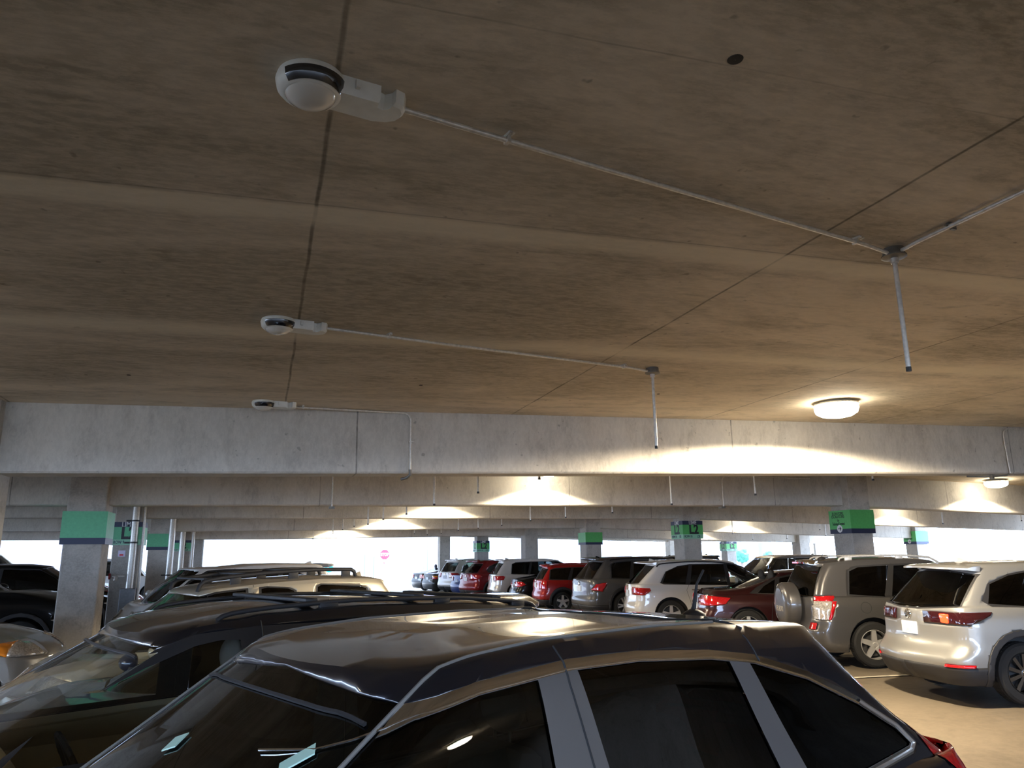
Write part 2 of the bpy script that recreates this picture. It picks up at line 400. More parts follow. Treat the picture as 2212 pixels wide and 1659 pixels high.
wrap(0, 2.08, 2.61, 'plain', 'plain green column wrap with navy lower band, nearest on the left')
wrap(1, 2.17, 2.70, 'l2', 'lime L2 ROW 9 wrap partly hidden by the fat galvanised pipe')
wrap(2, 2.13, 2.61, 'plain', 'small green and navy wrap right of the pipe column')
wrap(3, 2.15, 2.55, 'l2', 'tiny teal green level plate behind the thin white pipes on the left')
wrap(6, 2.24, 2.76, 'elev', 'green wrap reading elevators and escalators with a round white arrow')
wrap(7, 2.27, 2.78, 'l2', 'lime L2 wrap with navy top band above the white crossover')
wrap(8, 2.21, 2.64, 'plain', 'green wrap with navy lower band and pale left face above the grey crossover')
wrap(10, 2.08, 2.62, 'l2', 'small lime L2 wrap on the narrow column above the dark red crossover')
wrap(12, 2.15, 2.68, 'elev', 'glare-washed green arrow wrap on the slim far right column')
wrap(14, 2.0, 2.5, 'l2', 'tiny green L2 wrap on the far right column beside the bright windows')
# pipework on the second left column -----------------------------------
def pipe_on_column(cx, cy, off, r, z0, z1, label, ncl=2):
    e = empty('drain_pipe', (cx + off, cy - .30 - r - .02, z0), 0, label, 'pipe')
    bm = bmesh.new(); tube(bm, [(0, 0, 0), (0, 0, z1 - z0)], r, 18); finish(bm, 'pipe', M_GALV, e, 40)
    for k in range(ncl):
        bm = bmesh.new(); z = (z1 - z0) * (.45 + .22 * k)
        lathe(bm, [(r + .002, z - .02), (r + .012, z - .02), (r + .012, z + .02), (r + .002, z + .02)], 'z', 18)
        box(bm, -r - .12, 0, -.01, .03, z - .02, z + .02); finish(bm, 'clamp', M_DARKSTEEL, e, 40)
    return e
pipe_on_column(-3.0, 20.2, .16, .075, 1.20, zceil(-3, 20) - .02, 'fat galvanised drain pipe strapped to the lime L2 column on the left', 2)
pipe_on_column(-3.0, 20.2, .34, .03, .2, zceil(-3, 20) - .02, 'thin pale pipe running beside the fat galvanised drain pipe', 0)
bm = bmesh.new(); box(bm, -.16, .16, -.11, .11, 0, 1.2 - zfloor(-3, 20.2), bev=.012)
tag(finish(bm, 'pipe_guard', plain('guard_steel', (.26, .27, .29), .45, .6, noise_amt=.15), loc=(-2.85, 19.77, zfloor(-3, 20.2))), 'grey steel guard box around the foot of the fat galvanised pipe', 'pipe guard')
e = empty('hose_valve', (-3.12, 19.86, 1.47), 0, 'small steel hose valve with dark red handwheel on the pipe column', 'valve')
bm = bmesh.new(); tube(bm, [(.16, 0, 0), (-.10, -.02, 0)], .03, 10); tube(bm, [(-.02, -.02, 0), (-.02, -.05, -.10)], .045, 12); finish(bm, 'valve_body', M_GALV, e, 40)
bm = bmesh.new(); lathe(bm, [(.03, -.02), (.07, -.02), (.07, .01), (.03, .01), (.03, -.02)], 'x', 16); finish(bm, 'handwheel', plain('valve_red', (.30, .01, .01), .4), e, 40, loc=(-.15, -.02, 0))
bm = bmesh.new(); box(bm, -.075, .075, -.006, 0, -.07, .07)
e = tag(finish(bm, 'paper_notice', plain('notice_paper', (.74, .70, .88), .7), loc=(-3.08, 19.885, 1.98)), 'pale lilac paper notice taped to the pipe column', 'notice')
bm = bmesh.new(); box(bm, -.04, .04, -.004, 0, -.02, .02); finish(bm, 'red_print', M_STOP, e, loc=(.0, -.007, -.03))
pipe_on_column(-2.98, 25.95, .36, .09, zfloor(-3, 26), 3.2, 'tall white drain pipe beside the small green wrapped column', 1)
pipe_on_column(-2.85, 31.7, .02, .10, zfloor(-3, 32), 3.1, 'white drain pipe on the bare left column behind the green wrap', 1)
pipe_on_column(-2.85, 31.7, .38, .06, zfloor(-3, 32), 3.1, 'slim white pipe standing just left of the bright exit', 1)
pipe_on_column(25.0, 31.7, .5, .07, zfloor(25, 32), 2.3, 'white pipe beside the dark far right column', 1)
# extinguisher cabinet on the corner column
bm = bmesh.new(); box(bm, -.28, .28, -.3, .3, 0, 3.3, bev=.02)
tag(finish(bm, 'corner_pier', M_COLM, loc=(-3.5, 44.6, -.1)), 'pinkish corner pier at the left side of the bright exit', 'pier')
e = empty('fire_cabinet', (-3.75, 44.27, .55), 0, 'red and blue fire extinguisher cabinet on the corner pier by the exit', 'cabinet')
bm = bmesh.new(); box(bm, -.22, .22, -.12, 0, 0, .95, bev=.01); finish(bm, 'cabinet_body', plain('cabinet_red', (.38, .02, .05), .4), e)
bm = bmesh.new(); box(bm, -.20, .20, -.135, -.121, .62, .93); finish(bm, 'blue_panel', plain('cabinet_blue', (.05, .07, .55), .4), e)
bm = bmesh.new(); box(bm, -.13, .13, -.014, 0, -.13, .13)
e = tag(finish(bm, 'warning_sign', M_STOP, loc=(-3.62, 44.29, 2.2)), 'small red square sign above the fire cabinet on the corner pier', 'sign')
bm = bmesh.new(); box(bm, -.06, .07, -.006, 0, -.03, .04); finish(bm, 'white_mark', M_SIGNW, e, loc=(0, -.015, 0))
# ---------------------------------------------------------------- ceiling fittings
def at_ceiling(px, py):
    d = FW * F_PX + RT * (px - W_PX / 2) - UP * (py - H_PX / 2); z = 3.45
    for _ in range(25):
        p = Vector((0, 0, EYE)) + d * ((z - EYE) / d.z); z = zceil(p.x, p.y)
    return p
def make_detector():
    e = empty('ceiling_sensor', (0, 0, 0))
    bm = bmesh.new()      # housing: long rounded body from +x (conduit end) to the middle, cut-out slot on the far side
    n = 14; prof = []
    outline = [(x, -y) for x, y in [(.235, .0), (.232, .035), (.215, .065), (.18, .075), (.175, .045), (.155, .025), (.13, .035), (.125, .07), (.05, .07), (-.06, .072), (-.06, -.072), (.06, -.075), (.14, -.078), (.195, -.06), (.226, -.03)]][::-1]
    top = [bm.verts.new((x, y, 0)) for x, y in outline]; bot = [bm.verts.new((x * .97 + .003, y * .94, -.05)) for x, y in outline]; low = [bm.verts.new((x * .90 + .008, y * .82, -.062)) for x, y in outline]
    for A, B in ((top, bot), (bot, low)):
        for k in range(len(A)): bm.faces.new((A[k], A[(k + 1) % len(A)], B[(k + 1) % len(B)], B[k]))
    bm.faces.new(top); bm.faces.new(low[::-1]); bmesh.ops.recalc_face_normals(bm, faces=list(bm.faces))
    box(bm, .03, .045, -.085, -.07, -.04, -.01)
    finish(bm, 'housing', M_WHITEP, e, 35)
    bm = bmesh.new(); T = Matrix.Translation((-.105, 0, 0))
    lathe(bm, [(.001, 0), (.112, 0), (.118, -.02), (.112, -.050), (.098, -.066), (.085, -.070)], 'z', 36, M=T); finish(bm, 'sensor_head', M_WHITEP, e, 50)
    bm = bmesh.new(); lathe(bm, [(.085, -.069), (.078, -.080), (.055, -.094), (.028, -.101), (.001, -.103)], 'z', 32, M=T); finish(bm, 'dome', M_DOME, e, 60)
    bm = bmesh.new(); seg = []
    for k in range(15):        # curved dark window on the near side
        a = math.radians(-150 + 120 * k / 14)
        seg.append([bm.verts.new((-.105 + r * math.cos(a), r * math.sin(a) , z)) for r, z in ((.1195, -.024), (.1155, -.049), (.1005, -.0675))])
    for A, B in zip(seg, seg[1:]):
        for k in range(2): bm.faces.new((A[k], B[k], B[k + 1], A[k + 1]))
    finish(bm, 'dark_window', M_LENS, e, 60)
    return e
DET = make_detector()
c1 = at_ceiling(735, 180); s1 = at_ceiling(790, 200)
spots = [((0.17, 2.44), 'round white ceiling sensor with dark slot window, largest and nearest the top'), ((0.12, 5.30), 'white ceiling sensor in the middle, on the long joint above the second conduit'), ((0.03, 8.22), 'small white ceiling sensor tucked against the nearest beam')]
for i, ((x, y), lab) in enumerate(spots):
    o = DET if i == 0 else copy_tree(DET)
    o.location = (x, y, zceil(x, y)); tag(o, lab, 'sensor', 'sensors on the ceiling conduits'); o.rotation_euler[2] = math.radians(12); o.rotation_euler[1] = -.0227
def clampat(bm, p, d, s=1.):
    """one-hole strap around a ceiling conduit at p, conduit direction d"""
    d = Vector(d).normalized(); n = Vector((-d.y, d.x, 0)).normalized()
    M = Matrix(((d.x, n.x, 0, p.x), (d.y, n.y, 0, p.y), (0, 0, 1, p.z), (0, 0, 0, 1)))
    box(bm, -.010, .010, -.035, .035, -.010, .004, M=M); box(bm, -.008, .008, -.016, .016, -.038, -.008, M=M)
    box(bm, -.004, .004, -.055, -.030, -.022, -.016, M=M)
def conduit(px0, px1, boxed, rod_end, cl, label, extra=None):
    a = at_ceiling(*px0); b = at_ceiling(*px1); r = .0115; dz = Vector((0, 0, -.022))
    root = empty('ceiling_conduit', (a.x, a.y, a.z), 0, label, 'conduit', 'conduits feeding the ceiling sensors')
    inv = Matrix.Translation(-Vector(root.location))
    bm = bmesh.new(); pts = [a + dz, lerp(a, b, .3) + dz + Vector((0, 0, -.004)), lerp(a, b, .94) + dz, b + dz + Vector((0, 0, -.012))]
    tube(bm, pts, r, 10); bm.transform(inv); finish(bm, 'pipe', M_GALV, root, 50)
    for c in cl:
        p = at_ceiling(*c); t = (p - a).length / (b - a).length; q = lerp(a, b, t)
        bm = bmesh.new(); clampat(bm, q + Vector((0, 0, .0)), b - a); bm.transform(inv); finish(bm, 'strap', M_GALV, root)
    if boxed:
        d = (b - a).normalized(); c = b + d * .062
        bm = bmesh.new(); T = Matrix.Translation(c)
        lathe(bm, [(.001, .01), (.058, .01), (.060, -.040), (.068, -.042), (.068, -.050), (.050, -.056), (.001, -.057)], 'z', 28, M=T); bm.transform(inv)
        bx = finish(bm, 'junction_box', M_BOXM, root, 40)
        bm = bmesh.new(); lathe(bm, [(.022, -.057), (.022, -.085), (.016, -.088), (.016, -.09)], 'z', 12, M=T)
        tube(bm, [c + Vector((0, 0, -.085)), Vector((c.x, c.y, rod_end))], .0135, 12); bm.transform(inv); rd = finish(bm, 'hanging_rod', M_GALV, root, 40)
        bm = bmesh.new(); tube(bm, [Vector((c.x, c.y, rod_end)), Vector((c.x, c.y, rod_end - .025))], .0145, 10); bm.transform(inv); finish(bm, 'rod_tip', M_DARKSTEEL, rd)
        if extra:
            e2 = at_ceiling(*extra[0]); bm = bmesh.new(); s = c + (e2 - c).normalized() * .055
            tube(bm, [s + Vector((0, 0, -.03)), lerp(s, e2, .15) + dz, e2 + dz + (e2 - s) * .6], r, 10); bm.transform(inv); finish(bm, 'pipe', M_GALV, root, 50)
            bm = bmesh.new(); clampat(bm, at_ceiling(*extra[1]), e2 - c); bm.transform(inv); finish(bm, 'strap', M_BOXM, root)
    return root
conduit((782, 198), (1915, 534), True, 2.80, [(1095, 292), (1843, 515)], 'long galvanised conduit from the nearest sensor to a round box with a hanging rod', ((2212, 403), (2057, 482)))
conduit((655, 696), (1398, 794), True, 2.77, [(838, 722), (1344, 788)], 'middle galvanised conduit ending in a dark box with a short hanging rod')
# third conduit runs to the beam and down its face
a = at_ceiling(588, 873); b = at_ceiling(888, 884); root = empty('ceiling_conduit', a, 0, 'short galvanised conduit bending down the face of the nearest beam', 'conduit', 'conduits feeding the ceiling sensors')
inv = Matrix.Translation(-a); fy_ = 8.575
bm = bmesh.new(); zc_ = zceil(b.x, fy_) - .02
pts = [a + Vector((0, 0, -.02)), Vector((b.x - .08, fy_ - .01, zc_))]
for k in range(7):
    t = math.pi / 2 * k / 6; pts.append(Vector((b.x - .06 + .09 * math.sin(t), fy_, zc_ - .09 * (1 - math.cos(t)))))
zb_ = pw(BEAMS[8.6])(b.x); pts += [Vector((b.x + .03, fy_, zb_ + .02))]
tube(bm, pts, .0115, 10); bm.transform(inv); finish(bm, 'pipe', M_GALV, root, 50)
bm = bmesh.new(); tube(bm, [Vector((b.x + .03, fy_, zb_ + .04)), Vector((b.x + .03, fy_ + .0, zb_ - .02)), Vector((b.x + .0, fy_ + .03, zb_ - .05)), Vector((b.x - .05, fy_ + .10, zb_ - .06))], .018, 10); bm.transform(inv); finish(bm, 'elbow', M_BOXM, root, 50)
bm = bmesh.new(); clampat(bm, at_ceiling(655, 876), (1, 0, 0)); bm.transform(inv); finish(bm, 'strap', M_GALV, root)
bm = bmesh.new(); box(bm, b.x + .01, b.x + .065, fy_ - .015, fy_ + .025, zb_ + .35, zb_ + .365); bm.transform(inv); finish(bm, 'strap', M_GALV, root)
# conduit on the right end of the beam
bx_, zc2, zb2 = 10.62, zceil(10.62, 8.5) - .03, pw(BEAMS[8.6])(10.62)
root = empty('beam_conduit', (bx_, fy_, zb2), 0, 'galvanised conduit curving down the right end of the nearest beam', 'conduit')
bm = bmesh.new(); pts = [Vector((1.6, 0, zc2 - zb2))]
for k in range(7):
    t = math.pi / 2 * k / 6; pts.append(Vector((.12 - .12 * math.sin(t), 0, zc2 - zb2 - .12 * (1 - math.cos(t)))))
pts.append(Vector((.02, 0, .0))); tube(bm, pts, .0115, 10); finish(bm, 'pipe', M_GALV, root, 50)
bm = bmesh.new(); tube(bm, [(.02, 0, .0), (.0, .05, -.03), (-.35, .12, -.05), (-.5, .30, -.03)], .012, 8); box(bm, -.26, -.22, .07, .12, -.08, -.02); finish(bm, 'branch_pipe', M_BOXM, root, 50)
# plugs / cored holes in the ceiling
for (px, py, r, lab) in ((1588, 128, .026, 'dark round patch in the ceiling near the top right'), (909, 832, .018, 'small dark hole in the ceiling above the beam pipe'), (278, 810, .016, 'small dark hole in the ceiling at the far left'), (1422, 851, .016, 'small dark hole in the ceiling beside the middle hanging rod')):
    p = at_ceiling(px, py); bm = bmesh.new(); lathe(bm, [(.001, -.003), (r, -.003), (r * 1.15, .004)], 'z', 20)
    tag(finish(bm, 'ceiling_plug', plain('dark_plug', (.03, .025, .02), .8), loc=p), lab, 'ceiling plug')
# lamps -----------------------------------------------------------------
def lamp(x, y, label, power=420., cone=148.):
    z = zceil(x, y)
    e = empty('garage_lamp', (x, y, z), 0, label, 'lamp', 'round garage ceiling lamps')
    bm = bmesh.new(); lathe(bm, [(.001, 0), (.18, 0), (.21, -.02), (.255, -.03), (.255, -.045), (.24, -.05), (.21, -.045)], 'z', 32); finish(bm, 'canopy', M_WHITEP, e, 40)
    bm = bmesh.new(); lathe(bm, [(.245, -.045), (.248, -.09), (.232, -.135), (.175, -.17), (.09, -.188), (.001, -.192)], 'z', 32); df = finish(bm, 'diffuser', M_LAMPE, e, 60)
    d = bpy.data.lights.new('lamp_light', 'SPOT'); d.energy = power; d.color = (1., .84, .60); d.spot_size = math.radians(cone); d.spot_blend = .12; d.shadow_soft_size = .10
    o = bpy.data.objects.new('lamp_light', d); COL.objects.link(o); o.parent = e; o.location = (0, 0, -.22)
    return e
LP = at_ceiling(1805, 868)
lamp(LP.x, LP.y, 'glowing round lamp on the ceiling in front of the nearest beam, the one plainly visible', 1300, 172.)
lamp(5.2, 13.75, 'lamp hidden behind the nearest beam, its pool bright on the second beam', 640)
lamp(4.4, 19.5, 'lamp between the second and third beams lighting the third beam', 640)
lamp(4.1, 25.25, 'lamp between the third and fourth beams lighting the fourth beam', 640)
lamp(3.0, 31.0, 'lamp between the fourth and fifth beams near the bright exit', 600)
lamp(16.5, 13.7, 'lamp of the right bay behind the nearest beam', 620)
lamp(19.5, 19.5, 'lamp of the right bay behind the second beam', 800)
lamp(17.6, 25.2, 'lamp of the right bay before the fourth beam', 620)
lamp(19.0, 31.1, 'lamp of the right bay far back beside the white pipes', 620)
lamp(-8.2, 5.6, 'unseen lamp added in the left bay, beyond the left edge of the view', 700, 160.)  # added out of view to brighten the minivan cabin and the left side
lamp(8.0, -4.0, 'unseen lamp added behind the viewer over the aisle', 500)  # added out of sight to light the near end
# rods hanging from the farther ceilings ---------------------------------
def rod_at(px, ptop, pbot, Y, lab):
    d = FW * F_PX + RT * (px - W_PX / 2) - UP * (pbot - H_PX / 2); p = Vector((0, 0, EYE)) + d * (Y / d.y)
    z1 = zceil(p.x, Y); e = empty('hanging_rod', (p.x, Y, z1), 0, lab, 'rod', 'rods hanging between the beams')
    bm = bmesh.new(); tube(bm, [(0, 0, 0), (0, 0, p.z - z1 + .03)], .017, 8); finish(bm, 'rod', M_GALV, e, 40)
    bm = bmesh.new(); tube(bm, [(0, 0, p.z - z1 + .03), (0, 0, p.z - z1)], .02, 8); finish(bm, 'rod_tip', M_DARKSTEEL, e, 40)
    bm = bmesh.new(); lathe(bm, [(.001, 0), (.06, 0), (.06, -.05), (.001, -.05)], 'z', 16); finish(bm, 'junction_box', M_BOXM, e, 40)
RODS = [(1033, 1066, 11.6, 'short rod left of centre in front of the second beam'), (938, 1092, 12.6, 'long rod in front of the second beam, left of its bright pool'), (1165, 1036, 10.4, 'stub of a rod just below the nearest beam, over the bright pool'),
        (1451, 1091, 12.6, 'long rod in front of the second beam, above the lime L2 wrap'), (1632, 1070, 11.6, 'rod before the second beam, right of the bent conduit'), (1886, 1038, 10.2, 'stub of a rod at the right below the nearest beam'),
        (795, 1134, 17.6, 'rod in front of the third beam, leftmost of three'), (828, 1123, 16.8, 'rod in front of the third beam, middle of three'), (878, 1112, 16.0, 'rod in front of the third beam, rightmost of three'),
        (1146, 1126, 17.8, 'rod under the second beam, right of its bright pool'), (1222, 1119, 16.9, 'rod right of centre under the second beam'), (1323, 1109, 15.8, 'short rod under the second beam before the plain green wrap'),
        (990, 1147, 23.6, 'rod under the third beam right of its glow, leftmost'), (1033, 1142, 22.8, 'rod under the third beam right of its glow, middle'), (1084, 1136, 22.0, 'rod under the third beam right of its glow, rightmost'),
        (719, 1153, 24.6, 'far rod under the third beam, left of the pool on the fourth'), (740, 1145, 23.4, 'thin far rod under the third beam near the left'), (765, 1138, 22.6, 'tiny far rod under the third beam'),
        (676, 1165, 29.5, 'farthest rod at the left above the white crossover'), (895, 1154, 28.8, 'far rod under the fourth beam above the exit, left'), (923, 1156, 29.6, 'far rod under the fourth beam above the exit, middle'), (953, 1153, 28.6, 'far rod under the fourth beam above the exit, right'),
        (2037, 1132, 17.5, 'long rod in the right bay above the silver crossover'), (2207, 1126, 16.8, 'rod in the right bay at the picture edge'), (1784, 1158, 23.5, 'rod in the right bay just left of the elevators wrap'), (1771, 1145, 22.0, 'short rod in the right bay left of the elevators wrap'),
        (1626, 1166, 29.4, 'far rod above the dark minivan'), (1583, 1154, 24.0, 'thin far rod left of the white pipes'), (1700, 1164, 29.0, 'far rod beside the white drain pipes')]
for px, pb, Y, lab in RODS: rod_at(px, 0, pb, Y, lab)
# pipes bent down the faces of the second beam
def beam_pipe(px, Y, lab, xrun, side, mat=None):
    f = pw(BEAMS[Y]); d = FW * F_PX + RT * (px - W_PX / 2) - UP * (1060 - H_PX / 2); X = d.x * Y / d.y
    zb, zt = f(X), zceil(X, Y) - .05; e = empty('beam_conduit', (X, Y - .03, zb), 0, lab, 'conduit')
    bm = bmesh.new(); pts = [Vector((side * xrun, 0, zt - zb - .02))]
    for k in range(6):
        t = math.pi / 2 * k / 5; pts.append(Vector((side * (.12 - .12 * math.sin(t)), 0, zt - zb - .02 - .12 * (1 - math.cos(t)))))
    pts.append(Vector((0, 0, -.02))); tube(bm, pts, .015, 8); finish(bm, 'pipe', M_GALV, e, 50)
    bm = bmesh.new(); box(bm, -.05, .05, 0, .12, -.06, -.02); finish(bm, 'elbow', M_BOXM, e)
beam_pipe(718, 14.35, 'bent pipe on the face of the second beam, left part', 1.2, -1)
beam_pipe(1559, 14.35, 'bent pipe on the face of the second beam, above the white crossover', 2.3, 1)
# ---------------------------------------------------------------- things outside the exit
def at_depth(px, py, Y):
    d = FW * F_PX + RT * (px - W_PX / 2) - UP * (py - H_PX / 2); return Vector((0, 0, EYE)) + d * (Y / d.y)
p = at_depth(831, 1198, 66.)
e = empty('stop_sign', (p.x, p.y, -.03), HEAD * .4, 'red octagonal STOP sign on a post beyond the exit', 'sign')
bm = bmesh.new(); tube(bm, [(0, .03, 0), (0, .03, p.z + .2)], .035, 8); finish(bm, 'post', M_SIGNW, e)
bm = bmesh.new(); vs = [(.39 / math.cos(math.pi / 8) * math.cos(math.pi / 8 + k * math.pi / 4), .39 / math.cos(math.pi / 8) * math.sin(math.pi / 8 + k * math.pi / 4)) for k in range(8)]
A = [bm.verts.new((x, -.02, z)) for x, z in vs]; B = [bm.verts.new((x, .01, z)) for x, z in vs]
bm.faces.new(A[::-1]); bm.faces.new(B)
for k in range(8): bm.faces.new((A[k], A[(k + 1) % 8], B[(k + 1) % 8], B[k]))
bmesh.ops.recalc_face_normals(bm, faces=list(bm.faces)); pl = finish(bm, 'sign_plate', M_STOP, e, loc=(0, 0, p.z + .03))
lettering('STOP', .34, M_SIGNW, pl, (0, -.03, 0), (0, -1, 0), .85, .01)
bm = bmesh.new(); lathe(bm, [(.001, -.02), (.26, -.02), (.26, 0), (.001, 0)], 'y', 24); q = finish(bm, 'round_plate', M_SIGNW, e, loc=(0, 0, p.z - .72))
bm = bmesh.new()
box(bm, -.14, .10, -.03, -.022, .03, .07, M=Matrix.Rotation(.6, 4, 'Y')); box(bm, -.08, -.04, -.03, -.022, -.14, .05, M=Matrix.Rotation(.2, 4, 'Y')); finish(bm, 'turn_mark', M_SIGNK, q)
bm = bmesh.new(); box(bm, -.22, .22, -.036, -.03, -.015, .015, M=Matrix.Rotation(.75, 4, 'Y')); finish(bm, 'red_bar', M_STOP, q)
p = at_depth(711, 1227, 60.)
e = empty('direction_sign', (p.x, p.y, -.03), 0, 'round teal sign with white left arrow beyond the exit', 'sign')
bm = bmesh.new(); tube(bm, [(0, .04, 0), (0, .04, p.z)], .03, 8); finish(bm, 'post', M_SIGNW, e)
bm = bmesh.new(); lathe(bm, [(.001, -.02), (.30, -.02), (.30, .01), (.001, .01)], 'y', 30); q = finish(bm, 'round_plate', M_TEAL, e, loc=(0, 0, p.z))
bm = bmesh.new(); box(bm, -.06, .20, -.03, -.022, -.045, .045)
bm.faces.new([bm.verts.new(c) for c in ((-.22, -.028, 0), (-.04, -.028, -.14), (-.04, -.028, .14))]); finish(bm, 'white_arrow', M_SIGNW, q)
p = at_depth(781, 1250, 57.)
e = empty('traffic_cone', (p.x, p.y, -.03), 0, 'small orange traffic cone on the bright paving', 'cone')
bm = bmesh.new(); lathe(bm, [(.14, .03), (.02, .52), (.001, .52)], 'z', 20); finish(bm, 'cone_body', M_ORANGE, e, 40)
bm = bmesh.new(); box(bm, -.19, .19, -.19, .19, 0, .03); finish(bm, 'cone_base', M_ORANGE, e)
for (px, pt, lab) in ((788, 1198, 'thin pale bollard post left of the STOP sign'), (808, 1202, 'second thin pale post left of the STOP sign'), (924, 1170, 'tall thin blue-grey post at the right of the exit'), (433, 1222, 'short dark blue bollard at the left corner of the exit')):
    Y = 52. if px > 500 else 45.6
    p = at_depth(px, pt, Y); bm = bmesh.new(); tube(bm, [(0, 0, 0), (0, 0, max(.3, p.z + .03))], .05, 10)
    tag(finish(bm, 'post', plain('post_blue', (.16, .20, .36), .5), smooth=40, loc=(p.x, p.y, -.03)), lab, 'post')
# tower piers outside on the right, seen between the columns
for (px, lab) in ((1585, 'blue-grey pier outside, left of the dark far column'), (1620, 'second blue-grey pier outside, right of the first'), (1652, 'third blue-grey pier outside'), (1350, 'pale outside pier seen left of the lime L2 column')):
    p = at_depth(px, 1190, 72.); bm = bmesh.new(); box(bm, -.5, .5, -.5, .5, 0, 12)
    tag(finish(bm, 'outdoor_pier', plain('pier_grey', (.22, .26, .36), .6), loc=(p.x, p.y, -.03)), lab, 'pier')
def bush(px, py, Y, r, lab):
    p = at_depth(px, py, Y); bm = bmesh.new(); bmesh.ops.create_icosphere(bm, subdivisions=4, radius=r)
    for v in bm.verts:
        k = 1 + .35 * noise.noise(v.co * 2.2) + .18 * noise.noise(v.co * 7); v.co = v.co * k
        v.co.z += p.z
    e = empty('round_tree', (p.x, p.y, -.03), 0, lab, 'tree')
    finish(bm, 'crown', plain('leaf_green', (.03, .16, .11), .7, noise_amt=.5, nscale=6), e, 60)
    bm = bmesh.new(); tube(bm, [(0, 0, 0), (0, 0, p.z)], .12, 8); finish(bm, 'trunk', plain('bark', (.12, .09, .07), .8), e)
bush(1602, 1198, 60., .62, 'dark green rounded tree outside, left of the far column')
bush(1662, 1200, 64., .5, 'smaller teal-green tree outside beside the dark minivan')
# bay lines on the floor
def stripe(x0, y0, x1, y1, lab, w=.10):
    bm = bmesh.new(); d = Vector((x1 - x0, y1 - y0, 0)).normalized(); n = Vector((-d.y, d.x, 0)) * w / 2; N = 12; prev = None
    for k in range(N + 1):
        x, y = lerp(x0, x1, k / N), lerp(y0, y1, k / N); z = zfloor(x, y) + .012
        cur = [bm.verts.new((x + n.x, y + n.y, z)), bm.verts.new((x - n.x, y - n.y, z))]
        if prev: bm.faces.new((prev[0], prev[1], cur[1], cur[0]))
        prev = cur
    bmesh.ops.recalc_face_normals(bm, faces=list(bm.faces))
    return tag(finish(bm, 'bay_line', plain('worn_line_paint', (.66, .60, .46), .7, noise_amt=.4, nscale=8)), lab, 'floor marking', 'painted bay lines')
# ---------------------------------------------------------------- cars
# car frame: x = 0 at the rear bumper, +x forward, +y the car's left, z up from the ground
def ring_pts(R, dens):
    xr, xf, w = R['xr'], R['xf'], R['w']; (rx, ry), (fx, fy2) = R.get('rr', (.22, .30)), R.get('rf', (.35, .42))
    br, bf, ba = R.get('br', .05), R.get('bf', .10), R.get('ba', .03)
    ne, nc, ns = 4, 6, dens
    hw = lambda x: w - ba * ((x - (xr + xf) / 2) / ((xf - xr) / 2)) ** 2
    pts = []
    wr, wf = hw(xr + rx), hw(xf - fx)
    for k in range(ne):
        y = (wr - ry) * k / ne; pts.append((xr + br * (y / wr) ** 2, y))
    x0 = xr + br * ((wr - ry) / wr) ** 2
    for k in range(nc):
        a = math.pi / 2 * k / nc; pts.append((x0 + rx - rx * math.cos(a), wr - ry + ry * math.sin(a)))
    xa = x0 + rx; x1 = xf - bf * ((wf - fy2) / wf) ** 2; xb = x1 - fx
    for k in range(ns + 1):
        x = lerp(xa, xb, k / ns); pts.append((x, hw(x) if 0 < k < ns else (wr if k == 0 else wf)))
    for k in range(1, nc + 1):
        a = math.pi / 2 * k / nc; pts.append((xb + fx * math.sin(a), wf - fy2 + fy2 * math.cos(a)))
    for k in range(1, ne + 1):
        y = (wf - fy2) * (1 - k / ne); pts.append((xf - bf * (y / wf) ** 2, y))
    full = pts + [(x, -y) for x, y in pts[-2:0:-1]]
    z = R['z']; zf = z if callable(z) else (lambda x: z)
    return [Vector((x, y, zf(x))) for x, y in full]
def catmull(P, t):
    a, b, c, d = P
    return .5 * ((2 * b) + (c - a) * t + (2 * a - 5 * b + 4 * c - d) * t * t + (3 * b - a - 3 * c + d) * t ** 3)
def body_mesh(rings, dens=34, sub=3):
    R = [ring_pts(r, dens) for r in rings]; n = len(R[0]); rows = []; segs = []; cur = [0]
    for i in range(1, len(R)):
        cur.append(i)
        if rings[i].get('sharp') or i == len(R) - 1: segs.append(cur); cur = [i]
    for s in segs:
        for k in range(len(s) - 1):
            i0, i1 = s[k], s[k + 1]; ip = s[k - 1] if k else i0; iq = s[k + 2] if k + 2 < len(s) else i1
            m = rings[i1].get('sub', sub)
            for q in range(m):
                t = q / m; rows.append([catmull((R[ip][j], R[i0][j], R[i1][j], R[iq][j]), t) for j in range(n)])
    rows.append(R[-1])
    bm = bmesh.new(); V = [[bm.verts.new(p) for p in r] for r in rows]
    for A, B in zip(V, V[1:]):
        for j in range(n): bm.faces.new((A[j], A[(j + 1) % n], B[(j + 1) % n], B[j]))
    h = n // 2
    T = V[-1]      # close the roof spine
    for j in range(h):
        a, b, c, d = T[j], T[j + 1], T[(n - j - 1) % n], T[(n - j) % n]
        f = [v for k, v in enumerate((a, b, c, d)) if v not in (a, b, c, d)[:k]]
        if len(f) > 2: bm.faces.new(f)
    bmesh.ops.remove_doubles(bm, verts=list(bm.verts), dist=1e-5)
    bmesh.ops.recalc_face_normals(bm, faces=list(bm.faces))
    top = max(bm.faces, key=lambda f: f.calc_center_median().z)
    if top.normal.z < 0: bmesh.ops.reverse_faces(bm, faces=list(bm.faces))
    return bm
